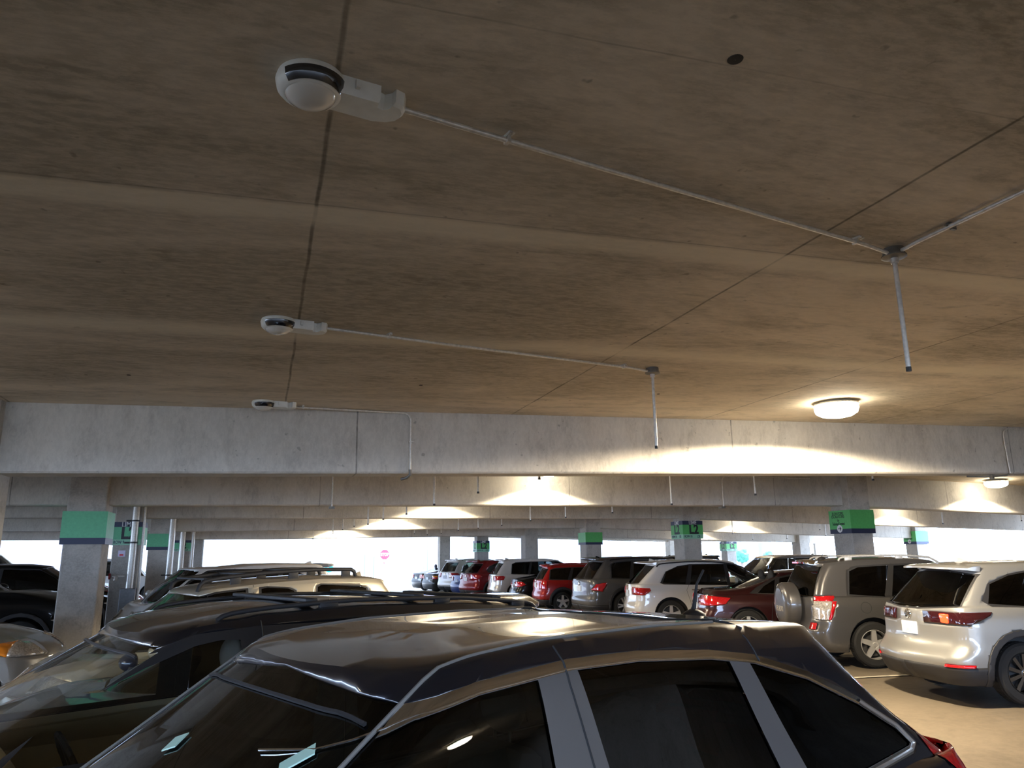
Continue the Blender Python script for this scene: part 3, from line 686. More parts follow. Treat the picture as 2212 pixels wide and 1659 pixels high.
def poly_planes(poly, axis):
    """convex polygon in (x,z) for axis 'y' or (y,z) for axis 'x' -> cutting planes with outward normals"""
    cx = sum(p[0] for p in poly) / len(poly); cz = sum(p[1] for p in poly) / len(poly); out = []
    for (a, b), (c, d) in zip(poly, poly[1:] + poly[:1]):
        n = (d - b, -(c - a)); L = math.hypot(*n)
        if L < 1e-6: continue
        n = (n[0] / L, n[1] / L)
        if n[0] * (cx - a) + n[1] * (cz - b) > 0: n = (-n[0], -n[1])
        out.append((Vector((a, 0, b)), Vector((n[0], 0, n[1]))) if axis == 'y' else (Vector((0, a, b)), Vector((0, n[0], n[1]))))
    return out
def shrink(poly, d):
    """inset a convex polygon by d"""
    P = poly_planes(poly, 'y'); n = len(P); out = []
    for k in range(n):
        (p, a), (q, b) = P[k - 1], P[k]
        c1, c2 = a.x * p.x + a.z * p.z - d, b.x * q.x + b.z * q.z - d; det = a.x * b.z - a.z * b.x
        if abs(det) < 1e-3: out.append((q.x - b.x * d, q.z - b.z * d)); continue
        out.append(((c1 * b.z - c2 * a.z) / det, (a.x * c2 - b.x * c1) / det))
    return out
def carve(bm, planes, pre):
    faces = [f for f in bm.faces if pre(f.calc_center_median(), f.normal)]
    for co, no in planes:
        if not faces: return None
        ge = list(faces) + list({e for f in faces for e in f.edges}) + list({v for f in faces for v in f.verts})
        r = bmesh.ops.bisect_plane(bm, geom=ge, dist=1e-5, plane_co=co, plane_no=no)
        faces = [g for g in r['geom'] if isinstance(g, bmesh.types.BMFace)]
    ins = [f for f in faces if f.is_valid and all((f.calc_center_median() - co).dot(no) < 1e-5 for co, no in planes)]
    if not ins: return None
    nb = bmesh.new(); mp = {}
    for f in ins:
        vs = []
        for v in f.verts:
            if v not in mp: mp[v] = nb.verts.new(v.co)
            vs.append(mp[v])
        try: nb.faces.new(vs)
        except ValueError: pass
    bmesh.ops.delete(bm, geom=ins, context='FACES')
    nb.normal_update(); bm.normal_update()
    return nb
def push(bm, d):
    bm.normal_update(); N = {v: v.normal.copy() for v in bm.verts}
    for v in bm.verts: v.co += N[v] * d
ORIG = None
def smooth_from_body(o):
    """give a thin patch the shading normals of the uncut body"""
    bvh, F = ORIG; out = []
    for v in o.data.vertices:
        h = bvh.find_nearest(v.co)
        if h[0] is None: out.append(v.normal[:]); continue
        cs, ns = F[h[2]]; w = poly_3d_calc(cs, h[0]); n = Vector((0, 0, 0))
        for a, b in zip(w, ns): n += b * a
        out.append(n.normalized()[:])
    o.data.normals_split_custom_set_from_vertices(out); return o
def islands(bm):
    seen = set(); out = []
    for f in bm.faces:
        if f in seen: continue
        st = [f]; seen.add(f); isl = []
        while st:
            g_ = st.pop(); isl.append(g_)
            for e in g_.edges:
                for h in e.link_faces:
                    if h not in seen: seen.add(h); st.append(h)
        nb = bmesh.new(); mp = {}
        for g_ in isl:
            vs = []
            for v in g_.verts:
                if v not in mp: mp[v] = nb.verts.new(v.co)
                vs.append(mp[v])
            nb.faces.new(vs)
        nb.normal_update()
        if len(isl) > 3: out.append(nb)
        else: nb.free()
    bm.free(); return out
def grown(bm, name, mat, parent, out=.004, thick=.008, smooth=40, raise_=0.):
    if raise_: push(bm, raise_)
    o = finish(bm, name, mat, parent, smooth); m = o.modifiers.new('thickness', 'SOLIDIFY'); m.thickness = thick; m.offset = 0.; return o
WHEELS = {}
def wheel(r, style, wd=.22):
    key = (r, style)
    if key not in WHEELS:
        bm = bmesh.new(); h = wd / 2; ri = r * .66
        lathe(bm, [(ri, -h * .8), (ri + .012, -h), (r * .90, -h), (r * .975, -h * .82), (r, -h * .55), (r, h * .55), (r * .975, h * .82), (r * .90, h), (ri + .012, h), (ri, h * .8), (ri, -h * .8)], 'y', 48)
        for k in range(48):     # shallow tread blocks
            a = 2 * math.pi * k / 48; M = Matrix.Rotation(a, 4, 'Y') @ Matrix.Translation((0, 0, r - .004))
            box(bm, -.012, .012, -h * .55, h * .55, -.004, .007, M=M)
        me = bpy.data.meshes.new('tyre'); bm.to_mesh(me); bm.free()
        for p in me.polygons: p.use_smooth = True
        me.set_sharp_from_angle(angle=math.radians(35)); me.materials.append(M_RUBBER)
        bm = bmesh.new()
        lathe(bm, [(ri, -h * .85), (ri * .965, -h * .95), (ri * .93, -h * .72), (ri * .93, h * .6), (ri, h * .8)], 'y', 40)
        lathe(bm, [(.001, -h * .82), (.03, -h * .82), (.036, -h * .7), (.07, -h * .66), (.07, -h * .3)], 'y', 20)
        ns = {'five': 5, 'ten': 10, 'double': 10, 'seven': 7}[style]
        for k in range(ns):
            a = 2 * math.pi * k / ns
            if style == 'double': a += (.13 if k % 2 else -.13)
            wdt = {'five': .055, 'ten': .022, 'double': .022, 'seven': .032}[style]
            M = Matrix.Rotation(a, 4, 'Y')
            vs = box(bm, -wdt, wdt, -h * .86, -h * .55, .05, ri * .95, M=None)
            for v in vs:
                if v.co.z > .1: v.co.x *= (.62 if style == 'five' else 1.)
                else: v.co.x *= .8; v.co.y += h * .10
                v.co = M @ v.co
        me2 = bpy.data.meshes.new('rim'); bm.to_mesh(me2); bm.free(); me2.materials.append(M_RIMD if style in ('ten',) else M_RIM)
        for p in me2.polygons: p.use_smooth = True
        me2.set_sharp_from_angle(angle=math.radians(30))
        bm = bmesh.new(); lathe(bm, [(.001, .0), (ri * .80, 0), (ri * .80, .012), (.001, .012)], 'y', 30)
        me3 = bpy.data.meshes.new('brake_disc'); bm.to_mesh(me3); bm.free(); me3.materials.append(M_DARKSTEEL)
        WHEELS[key] = (me, me2, me3)
    return WHEELS[key]
def seat(parent, x, y, z, mat, w=.50):
    bm = bmesh.new(); box(bm, x - .28, x + .25, y - w / 2, y + w / 2, z - .12, z + .08, bev=.05)
    box(bm, -.08, .08, y - w / 2, y + w / 2, 0, .60, bev=.06, M=Matrix.Translation((x - .27, 0, z)) @ Matrix.Rotation(-.28, 4, 'Y'))
    s = finish(bm, 'seat', mat, parent, 40)
    bm = bmesh.new(); bmesh.ops.create_uvsphere(bm, u_segments=20, v_segments=12, radius=1.)
    for v in bm.verts: v.co = Vector((x - .46 + v.co.x * .065, y + v.co.y * .14, z + .72 + v.co.z * .12))
    tube(bm, [(x - .45, y - .05, z + .5), (x - .46, y - .05, z + .66)], .008, 6); tube(bm, [(x - .45, y + .05, z + .5), (x - .46, y + .05, z + .66)], .008, 6)
    finish(bm, 'headrest', mat, s, 50)
def conform(bvh, pts, axis, side, off=.003):
    out = []
    for a, b in pts:
        if axis == 'y': o, d = Vector((a, side * 3, b)), Vector((0, -side, 0))
        elif axis == 'z': o, d = Vector((a, b, 4)), Vector((0, 0, -1))
        else: o, d = Vector((side * 3 + (4 if side > 0 else 0), a, b)), Vector((-side, 0, 0))
        h = bvh.ray_cast(o, d)
        if h[0] is not None: out.append(h[0] + (h[1] if h[1].dot(d) < 0 else -h[1]) * off)
    return out
def dens_line(pts, n=10):
    out = []
    for (a, b), (c, d) in zip(pts, pts[1:]):
        for k in range(n): out.append((lerp(a, c, k / n), lerp(b, d, k / n)))
    return out + [pts[-1]]
def car(name, loc, rz, S, label, cat='car', group=None):
    g = S.get; L, hw, H = S['L'], S['hw'], S['H']; clr = g('clr', .24)
    root = empty(name, loc, rz, label, cat, group)
    zb = pw(S['belt']); wst, wsb, rrt, rbb = S['wst'], S['wsb'], S['rrt'], S['rbb']
    hood = S['hood']      # (cowl z, mid z, nose z)
    roof = pw(S['roof']); hwr = g('hwr', hw * .64)
    zs = lambda x: zb(x) if x < wsb else None
    nose_t = lambda x: max(0., min(1., (x - wsb) / max(.1, L - wsb)))
    def belt6(x):
        if x <= wsb: return zb(x)
        t = nose_t(x); return lerp(zb(wsb), hood[2] , t ** 1.8) - .02
    def shoulder(x): return belt6(x) - lerp(.13, .10, nose_t(x))
    deckz = g('deck')     # rear deck height for saloons
    tz = g('tail_z', zb(rbb))
    rb = g('rb', .06)
    rings = [dict(xr=.30, xf=L - .35, w=hw - .22, z=clr, ba=.02, rr=(.15, .2), rf=(.2, .3)),
             dict(xr=.14, xf=L - .16, w=hw - .075, z=clr - .0, rr=(.22, .30), rf=(.35, .45), sharp=1, sub=1),
             dict(xr=.04, xf=L - .04, w=hw - .02, z=clr + .10, br=rb, bf=.14),
             dict(xr=.0, xf=L, w=hw, z=.52, br=rb, bf=.16, rf=(.40, .48)),
             dict(xr=g('tx', .05), xf=L - .03, w=hw, z=.70, br=rb, bf=.18, rf=(.42, .5)),
             dict(xr=g('tx', .05) + .01, xf=L - .10, w=hw - .012, z=shoulder, br=rb, bf=.20, rf=(.45, .52)),
             dict(xr=g('tx', .05) + .03, xf=L - .26, w=hw - .065, z=belt6, br=rb, bf=.20, rf=(.45, .5), sharp=1),
             dict(xr=lerp(g('tx', .05) + .03, rbb, .5), xf=lerp(L - .26, wsb, .5), w=hw - .09, z=lambda x: (zb(x) + .012 if x < wsb else lerp(hood[0], hood[1], min(1, nose_t(x) * 2))) , br=rb * .8, bf=.2, rr=(.2, .26), sub=2, rf=(.35, .5)),
             dict(xr=rbb, xf=wsb, w=hw - .105, z=lambda x: lerp(tz, zb(x), min(1, max(0, (x - rbb) / .5))) + .02 if x < wsb - .5 else lerp(zb(x) + .02, hood[0], min(1, (x - wsb + .5) / .5)), br=rb * .8, bf=.26, rr=g('rrg', (.18, .24)), rf=(.30, .38), sharp=1, sub=2),
             dict(xr=lerp(rbb, rrt, .50) - g('puff', .02), xf=lerp(wsb, wst, .50) + .03, w=lerp(hw - .105, hwr, .42), z=lambda x: lerp(zb(x) + .02, roof(x) - .09, .5), br=rb, bf=.17, rr=g('rrg', (.18, .24)), rf=(.24, .34)),
             dict(xr=rrt, xf=wst, w=hwr + .012, z=lambda x: roof(x) - g('drop', .085), br=rb, bf=.10, rr=g('rrt_r', (.14, .20)), rf=(.20, .28)),
             dict(xr=rrt + .035, xf=wst - .05, w=hwr - g('inset', .05), z=lambda x: roof(x) - g('drop2', .032), br=.05, bf=.10, rr=(.14, .2), rf=(.2, .28), sub=2),
             dict(xr=rrt + .22, xf=wst - .30, w=hwr * .60, z=lambda x: roof(x) - .008, br=.02, bf=.04, rr=(.1, .14), rf=(.1, .15), sub=2),
             dict(xr=rrt + .34, xf=wst - .45, w=hwr * .22, z=lambda x: roof(x), br=.0, bf=.0, ba=0, rr=(.03, .04), rf=(.03, .04), sub=1)]
    bm = body_mesh(rings, g('dens', 34), g('sub', 3))
    bvh = BVHTree.FromBMesh(bm); bm.normal_update(); bm.faces.ensure_lookup_table()
    global ORIG; ORIG = (bvh, [([v.co.copy() for v in f.verts], [v.normal.copy() for v in f.verts]) for f in bm.faces])
    P = S['paint']
    # ---- wheel arches
    wr = g('wr', .35); wx = S.get('wx', (.95, L - .92)); ar = wr + g('arch_gap', .065)
    for k, x in enumerate(wx):
        arch = [(x + ar * math.cos(a), wr + .005 + ar * math.sin(a)) for a in [math.pi * q / 14 for q in range(15)]] + [(x - ar, 0), (x + ar, 0)]
        outer = [(x + (ar + .075) * math.cos(a), wr + .005 + (ar + .075) * math.sin(a)) for a in [math.pi * q / 14 for q in range(15)]] + [(x - ar - .075, .05), (x + ar + .075, .05)]
        for s in (1, -1):
            pre = lambda c, n, x=x, s=s: abs(c.x - x) < ar + .35 and c.y * s > hw - .34 and c.z < .98
            if g('clad'):
                lip = carve(bm, poly_planes(outer, 'y'), pre)
                if lip:
                    hole = carve(lip, poly_planes(arch, 'y'), lambda c, n: True)
                    if hole: hole.free()
                    grown(lip, 'wheel_arch_trim', g('cladmat', M_TRIMK), root, raise_=.006, thick=.02)
            else:
                hole = carve(bm, poly_planes(arch, 'y'), pre)
                if hole: hole.free()
            lb = bmesh.new(); prof = []
            for q in range(13):
                a = math.pi * (-.08 + 1.16 * q / 12); prof.append([lb.verts.new((x + (ar + .02) * math.cos(a), s * (hw - dy), wr + (ar + .02) * math.sin(a))) for dy in (.03, .40)])
            for A, B in zip(prof, prof[1:]): lb.faces.new((A[0], A[1], B[1], B[0]))
            lb.faces.new([p[1] for p in prof]); finish(lb, 'wheel_well', M_INK, root)
    # ---- lower cladding all round
    if g('clad'):
        cz = g('clad_z', .40)
        for s in (1, -1):
            lo = carve(bm, [(Vector((0, 0, cz)), Vector((0, 0, 1)))], lambda c, n, s=s: c.z < cz + .12 and c.y * s > -.0001 and c.z > clr + .005)
            if lo:
                for isl in islands(lo): grown(isl, 'lower_cladding', g('cladmat', M_TRIMK), root, raise_=.003, thick=.01)
    # ---- windscreen and rear window
    zc, zt = hood[0], roof(wst) - .085
    wsp = g('ws_poly') or [(-(hw - .20), zc + .03), (-(hwr - .015), zt + .015), (0, zt + .035), (hwr - .015, zt + .015), (hw - .20, zc + .03), (0, zc - .005)]
    wb = carve(bm, poly_planes(wsp, 'x'), lambda c, n: n.x > .22 and c.x > wst - .12 and c.z > zc - .12)
    if wb: push(wb, -.006); smooth_from_body(finish(wb, 'windscreen', g('g_front', G_DARK), root, 50))
    rwp = g('rw_poly')
    if rwp:
        fr = carve(bm, poly_planes(shrink([(a, b) for a, b in rwp], -.018), 'x'), lambda c, n: n.x < -.12 and c.x < rrt + .5 and c.z > rwp[0][1] - .15)
        if fr:
            gl = carve(fr, poly_planes(rwp, 'x'), lambda c, n: True)
            finish(fr, 'rear_window_seal', M_TRIMK, root, 40)
            if gl: push(gl, -.003); smooth_from_body(finish(gl, 'rear_window', g('g_rear', G_DARK), root, 50))
    # ---- side glazing: outline (dlo), panes in it
    for s in (1, -1):
        for dlo, panes, tm in S['dlo']:
            pre = lambda c, n, s=s: c.y * s > .30 and abs(n.y) > .22 and c.z > min(p[1] for p in dlo) - .15 and min(p[0] for p in dlo) - .2 < c.x < max(p[0] for p in dlo) + .2 and n.z < .93
            fr = carve(bm, poly_planes(dlo, 'y'), pre)
            if not fr: continue
            for pane in panes:
                mat = pane[1]; gl = carve(fr, poly_planes(pane[0], 'y'), lambda c, n: True)
                if gl: push(gl, -.007); smooth_from_body(finish(gl, 'side_window', mat, root, 50))
            if g('dlo_trim_in'):
                inner = carve(fr, poly_planes(shrink(dlo, g('dlo_trim_in')), 'y'), lambda c, n: True)
                if inner: smooth_from_body(finish(inner, 'window_pillar', g('pillar', M_TRIMG), root, 40))
            if len(fr.faces): smooth_from_body(finish(fr, 'window_trim', tm, root, 40))
            else: fr.free()
    # ---- lamps, plate, other cut panels
    for nm_, mat, poly, axis, lim, sides, up_ in S.get('panels', []):
        for s in sides:
            pl = poly_planes(poly if (axis == 'y' or s == 1) else [(-a, b) for a, b in poly], axis)
            pre = lambda c, n, s=s: lim(Vector((c.x, c.y * s, c.z)), Vector((n.x, n.y * s, n.z)))
            q = carve(bm, pl, pre)
            if q and g('smooth_panels'): push(q, .003); smooth_from_body(finish(q, nm_, mat, root, 50))
            elif q: grown(q, nm_, mat, root, raise_=up_, thick=.010, smooth=50)
    ob = finish(bm, 'body', [P, g('inner', M_INK)], root, 38)
    m = ob.modifiers.new('shell', 'SOLIDIFY'); m.thickness = .022; m.offset = -1; m.material_offset = 1; m.material_offset_rim = 0
    # ---- seams
    if S.get('seams'):
        for s in (1, -1):
            for ln in S['seams']:
                sb = bmesh.new(); pts = conform(bvh, dens_line(ln), 'y', s, .0005)
                if len(pts) > 2: tube(sb, pts, .0035, 5, cap=False)
                finish(sb, 'door_seam', M_INK, root)
    for ln in S.get('rear_seams', []):
        sb = bmesh.new(); pts = conform(bvh, dens_line(ln, 8), 'x', -1, .0005)
        if len(pts) > 2: tube(sb, pts, .004, 5, cap=False)
        finish(sb, 'tailgate_seam', M_INK, root)
    # ---- wheels
    t, r2, dsc = wheel(wr, g('rim', 'five'))
    for x in wx:
        for s in (1, -1):
            o = link('wheel', t, root, (), (x, s * (hw - .135), wr), math.pi if s > 0 else 0.)
            link('rim', r2, o); dd = link('brake_disc', dsc, o); dd.location = (0, -.01, 0)
    # ---- door handles
    if S.get('handles'):
        for s in (1, -1):
            for (hx, hz) in S['handles']:
                p = conform(bvh, [(hx, hz)], 'y', s, .0)
                if p:
                    hb = bmesh.new(); c = p[0]; box(hb, c.x - .10, c.x + .10, c.y - .012, c.y + s * .038 if s > 0 else c.y + .012, c.z - .014, c.z + .014, bev=.008) if s > 0 else box(hb, c.x - .10, c.x + .10, c.y - .038, c.y + .012, c.z - .014, c.z + .014, bev=.008)
                    finish(hb, 'door_handle', g('handle_mat', P), root, 40)
    # ---- mirrors
    if g('mirror', True):
        mx, mz = g('mirror_at', (wsb - .42, zb(wsb - .4) + .06))
        for s in (1, -1):
            mb = bmesh.new(); bmesh.ops.create_uvsphere(mb, u_segments=24, v_segments=14, radius=1.)
            for v in mb.verts:
                v.co = Vector((v.co.x * .085 + (.03 if v.co.x > 0 else 0) * abs(v.co.x), v.co.y * .125, v.co.z * .085))
                if v.co.x < -.03: v.co.x = -.03
                v.co += Vector((mx, s * (hw + .10), mz + .05))
            mo = finish(mb, 'side_mirror', g('mirror_mat', P), root, 50)
            mb = bmesh.new(); box(mb, mx - .02, mx + .05, min(s * (hw - .10), s * (hw + .03)), max(s * (hw - .10), s * (hw + .03)), mz - .03, mz + .02, bev=.01); finish(mb, 'mirror_arm', M_TRIMK, mo, 40)
    # ---- plate
    if g('plate'):
        pz, py = S['plate']; p = conform(bvh, [(py, pz)], 'x', -1, .004)
        if p:
            pb = bmesh.new(); box(pb, p[0].x - .008, p[0].x + .02, py - .155, py + .155, pz - .078, pz + .078, bev=.004); finish(pb, 'licence_plate', M_PLATE, root)
    if g('badge'):
        pz = S['badge']; p = conform(bvh, [(0., pz)], 'x', -1, .004)
        if p:
            pb = bmesh.new(); T = Matrix.Translation((p[0].x, 0, pz)); lathe(pb, [(.046, -.006), (.058, -.010), (.064, 0), (.046, -.002), (.046, -.006)], 'x', 24, M=T)
            box(pb, -.008, 0, -.045, .045, -.006, .010, M=T @ Matrix.Rotation(.5, 4, 'X')); box(pb, -.008, 0, -.045, .045, -.006, .010, M=T @ Matrix.Rotation(-.5, 4, 'X'))
            finish(pb, 'badge', M_CHROME, root, 40)
    # ---- roof furniture
    rl = g('rails')
    if rl:
        x0, x1, ry, hh, mat = rl; ts = [0, .012, .035] + [k / 14 for k in range(1, 14)] + [.965, .988, 1.]
        pr = conform(bvh, [(lerp(x0, x1, t_), ry) for t_ in ts], 'z', 1, 0.)
        for s in (1, -1):
            rb_ = bmesh.new(); pts = []
            for k, p in enumerate(pr):
                e_ = min(k, len(pr) - 1 - k); lift = hh * (0 if e_ == 0 else (.7 if e_ == 1 else 1.))
                pts.append(Vector((p.x, s * abs(p.y), p.z + lift)))
            tube(rb_, pts, g('rail_r', .017), 10)
            for kk in g('rail_feet', (3, 8, 13)):
                p = pts[kk]; box(rb_, p.x - .06, p.x + .06, p.y - .014, p.y + .014, p.z - hh - .02, p.z, bev=.004)
            finish(rb_, 'roof_rail', mat, root, 50)
    if g('crossbars'):
        for xb in S['crossbars']:
            cb = bmesh.new(); z = roof(xb) + rl[3] - .01; box(cb, xb - .04, xb + .04, -rl[2], rl[2], z - .012, z + .012, bev=.008); finish(cb, 'cross_bar', rl[4], root, 40)
    if g('spoiler'):
        x0, x1, wsp_, z0_, z1_ = S['spoiler']; spb = bmesh.new(); rows = []
        for k in range(13):
            y = lerp(-wsp_, wsp_, k / 12); q = 1 - abs(y / wsp_) ** 3; c = (1 - (y / wsp_) ** 2) * .03
            rows.append([spb.verts.new(v) for v in ((x1, y, z1_ + c), (lerp(x1, x0, .6 * q + .2), y, z1_ - .005 + c), (x1 - (x1 - x0) * (.35 + .65 * q), y, z0_ + .012 + c), (x1 - (x1 - x0) * (.35 + .65 * q), y, z0_ - .012 + c), (x1 - .02, y, z0_ - .03))])
        for A, B in zip(rows, rows[1:]):
            for j in range(5): spb.faces.new((A[j], B[j], B[(j + 1) % 5], A[(j + 1) % 5]))
        spb.faces.new(rows[0][::-1]); spb.faces.new(rows[-1]); bmesh.ops.recalc_face_normals(spb, faces=list(spb.faces))
        finish(spb, 'spoiler', g('spoiler_mat', P), root, 40)
    if g('antenna'):
        kind, ax, ay = S['antenna']; p = conform(bvh, [(ax, ay)], 'z', 1, 0.)[0]; ab = bmesh.new()
        if kind == 'fin':
            v = [ab.verts.new(p + Vector(c)) for c in ((.10, 0, -.005), (-.10, .028, -.01), (-.10, -.028, -.01), (-.085, 0, .062), (-.02, 0, .045))]
            for f in ((0, 1, 4), (1, 3, 4), (0, 4, 2), (2, 4, 3), (1, 2, 3), (0, 2, 1)): ab.faces.new([v[i] for i in f])
            finish(ab, 'antenna', g('ant_mat', P), root, 30)
        else:
            LL = .26 if kind == 'mast' else .30; dx = -.10 if kind == 'mast' else .16
            lathe(ab, [(.052, -.01), (.046, .012), (.030, .026), (.014, .034), (.001, .036)], 'z', 20, M=Matrix.Translation(p) @ Matrix.Scale(1.5, 4, (1, 0, 0)))
            tube(ab, [p + Vector((0, 0, .02)), p + Vector((dx * .4, 0, .02 + LL * .5)), p + Vector((dx, 0, .02 + LL * .75))], [.012, .006, .006] if kind == 'mast' else [.006, .004, .003], 10)
            finish(ab, 'antenna', M_TRIMK, root, 50)
    # ---- interior
    im = g('int', M_INK); tb = bmesh.new(); zt_ = min(zb(1.2), zb(wsb)) - .10
    x0, x1 = max(rbb + .25, .5), wsb - .05; vs = [[tb.verts.new((x, y, z)) for x, y in ((x0, -hw + .16), (x1, -hw + .16), (x1, hw - .16), (x0, hw - .16))] for z in (.42, zt_)]
    for k in range(4): tb.faces.new((vs[0][k], vs[0][(k + 1) % 4], vs[1][(k + 1) % 4], vs[1][k]))
    tb.faces.new(vs[0][::-1]); finish(tb, 'cabin_tub', im, root)
    db = bmesh.new(); box(db, wsb - .62, wsb + .02, -hw + .18, hw - .18, zb(wsb) - .34, zb(wsb) - .04, bev=.05); finish(db, 'dashboard', g('dashmat', M_INK), root, 40)
    if g('seats', True):
        for (sx, sy) in ((wst - g('seat_back', .75), .37), (wst - g('seat_back', .75), -.37), (wst - 1.70, .37), (wst - 1.70, -.37)):
            if sx > rbb + 1.25: seat(root, sx, sy, .62, g('seatmat', M_INK))
    if g('wheel_in'):
        sb = bmesh.new(); T = Matrix.Translation((wsb - .78, .37, .96)) @ Matrix.Rotation(-1.15, 4, 'Y')
        for k in range(24):
            a, b_ = 2 * math.pi * k / 24, 2 * math.pi * (k + 1) / 24
            tube(sb, [T @ Vector((.18 * math.cos(a), .18 * math.sin(a), 0)), T @ Vector((.18 * math.cos(b_), .18 * math.sin(b_), 0))], .014, 6)
        box(sb, -.17, .17, -.02, .02, -.01, .01, M=T); finish(sb, 'steering_wheel', M_INK, root, 50)
    return root, bvh
# handy defaults for the common shapes
def std_dlo(L, zb0, zb1, top, xr, xf, xb, xc, g1=None, g2=None, tipz=None, trim=None, sq=False):
    """xr/xf rear tip and front tip of the side glass, xb B pillar, xc C pillar; top = roof edge height of the glass"""
    g1 = g1 or G_DARK; g2 = g2 or G_DARK
    d = [(xr, zb0 if tipz is None else tipz), (xr + .10, zb0 - .01), (xf - .12, zb1 - .005), (xf, zb1 + .01), (xf - .40, lerp(zb1, top, .62)), (max(xf - .78, xb + .32), top - .02), (xb + .2, top), (xc, top - .005), (xr + (.24 if sq else .50), top - (.03 if sq else .05)), (xr + (.07 if sq else .18), lerp(zb0, top, .80 if sq else .62))]
    fz = lambda x: lerp(zb0, zb1, (x - xr) / (xf - xr)) + .012
    p1 = [(xb + .045, fz(xb) ), (xf - .06, fz(xf) + .005), (xf - .42, lerp(zb1, top, .60) - .02), (max(xf - .80, xb + .30), top - .045), (xb + .045, top - .025)]
    p2 = [(xb - .045, fz(xb)), (xb - .045, top - .025), (xc + .05, top - .03), (xc + .02 - .10, fz(xc))]
    p3 = [(xc - .20, fz(xc)), (xc - .04, top - .03), (xr + (.25 if sq else .50), top - (.055 if sq else .07)), (xr + (.10 if sq else .20), lerp(zb0, top, .77 if sq else .60)), (xr + (.035 if sq else .07), fz(xr) + .015)]
    return [(d, [(p1, g1), (p2, g2), (p3, g2)], trim or M_TRIMK)]
def tail(mat, poly, up_=.004, ymin=.45, xmax=.9): return ('tail_lamp', mat, poly, 'y', lambda c, n: c.y > ymin and c.x < xmax, (1, -1), up_)
def headl(L, zc, mat=None): return ('head_lamp', mat or M_CLEARL, [(L - .50, zc + .04), (L - .30, zc - .06), (L, zc - .07), (L, zc + .05), (L - .30, zc + .10)], 'y', lambda c, n: c.y > .42 and c.x > L - .75, (1, -1), .004)
# ---------------------------------------------------------------- the parked cars
P_NIGHT = paint('paint_night_blue', (.006, .008, .014), .2, .28)
P_BLKBLU = paint('paint_black_blue', (.005, .007, .012), .2, .3)
P_DKBLUE = paint('paint_dark_blue', (.012, .022, .055), .3, .3)
P_TANW = paint('paint_champagne', (.50, .44, .33), .35, .35)
P_WHITE = paint('paint_white', (.72, .70, .66), .05, .3)
P_PEARL = paint('paint_pearl', (.74, .69, .63), .1, .3)
P_SILVER = paint('paint_silver', (.33, .325, .31), .5, .38)
P_GREY = paint('paint_graphite', (.105, .10, .098), .5, .34)
P_GREY2 = paint('paint_mid_grey', (.085, .082, .08), .3, .34, .6)
P_MAROON = paint('paint_maroon', (.032, .003, .005), .3, .3)
P_RED = paint('paint_red', (.34, .010, .010), .15, .3, .6)
P_RED2 = paint('paint_crimson', (.20, .008, .010), .2, .3, .5)
P_BLACK = paint('paint_black', (.004, .004, .004), .0, .3, .35)
P_BLUE = paint('paint_blue', (.008, .035, .18), .2, .3, .4)
P_BMW = paint('paint_dark_grey_green', (.03, .031, .028), .2, .34, .35)
P_REDP = paint('paint_bright_red', (.42, .01, .02), .1, .3)
def rw(wb, zb_, wt, zt): return [(-wb, zb_ + .03), (0, zb_), (wb, zb_ + .03), (wt, zt - .02), (0, zt), (-wt, zt - .02)]
# -- nearest dark crossover ------------------------------------------------------
DLO1 = [(.55, 1.165), (.62, 1.135), (1.0, 1.115), (3.84, 1.035), (3.88, 1.06), (3.56, 1.325), (3.29, 1.50), (3.03, 1.595), (2.83, 1.635), (2.5, 1.665), (2.2, 1.665), (1.84, 1.64), (1.59, 1.605), (1.25, 1.515), (.91, 1.385), (.66, 1.26)]
ins1 = shrink(DLO1, .032)
def win(dlo, xa, xb, lean_a=(0, 0), lean_b=(0, 0), n=28):
    """part of a convex outline between two slanting pillar lines (x at z=1.1 and x at z=1.6)"""
    def clip(poly, x11, x16, keep_gt):
        out = []; f = lambda p: (p[0] - lerp(x11, x16, (p[1] - 1.1) / .5)) * (1 if keep_gt else -1)
        for a, b in zip(poly, poly[1:] + poly[:1]):
            fa, fb = f(a), f(b)
            if fa >= 0: out.append(a)
            if (fa >= 0) != (fb >= 0): t = fa / (fa - fb); out.append((lerp(a[0], b[0], t), lerp(a[1], b[1], t)))
        return out
    q = dlo
    if xa is not None: q = clip(q, xa[0], xa[1], True)
    if xb is not None: q = clip(q, xb[0], xb[1], False)
    return q
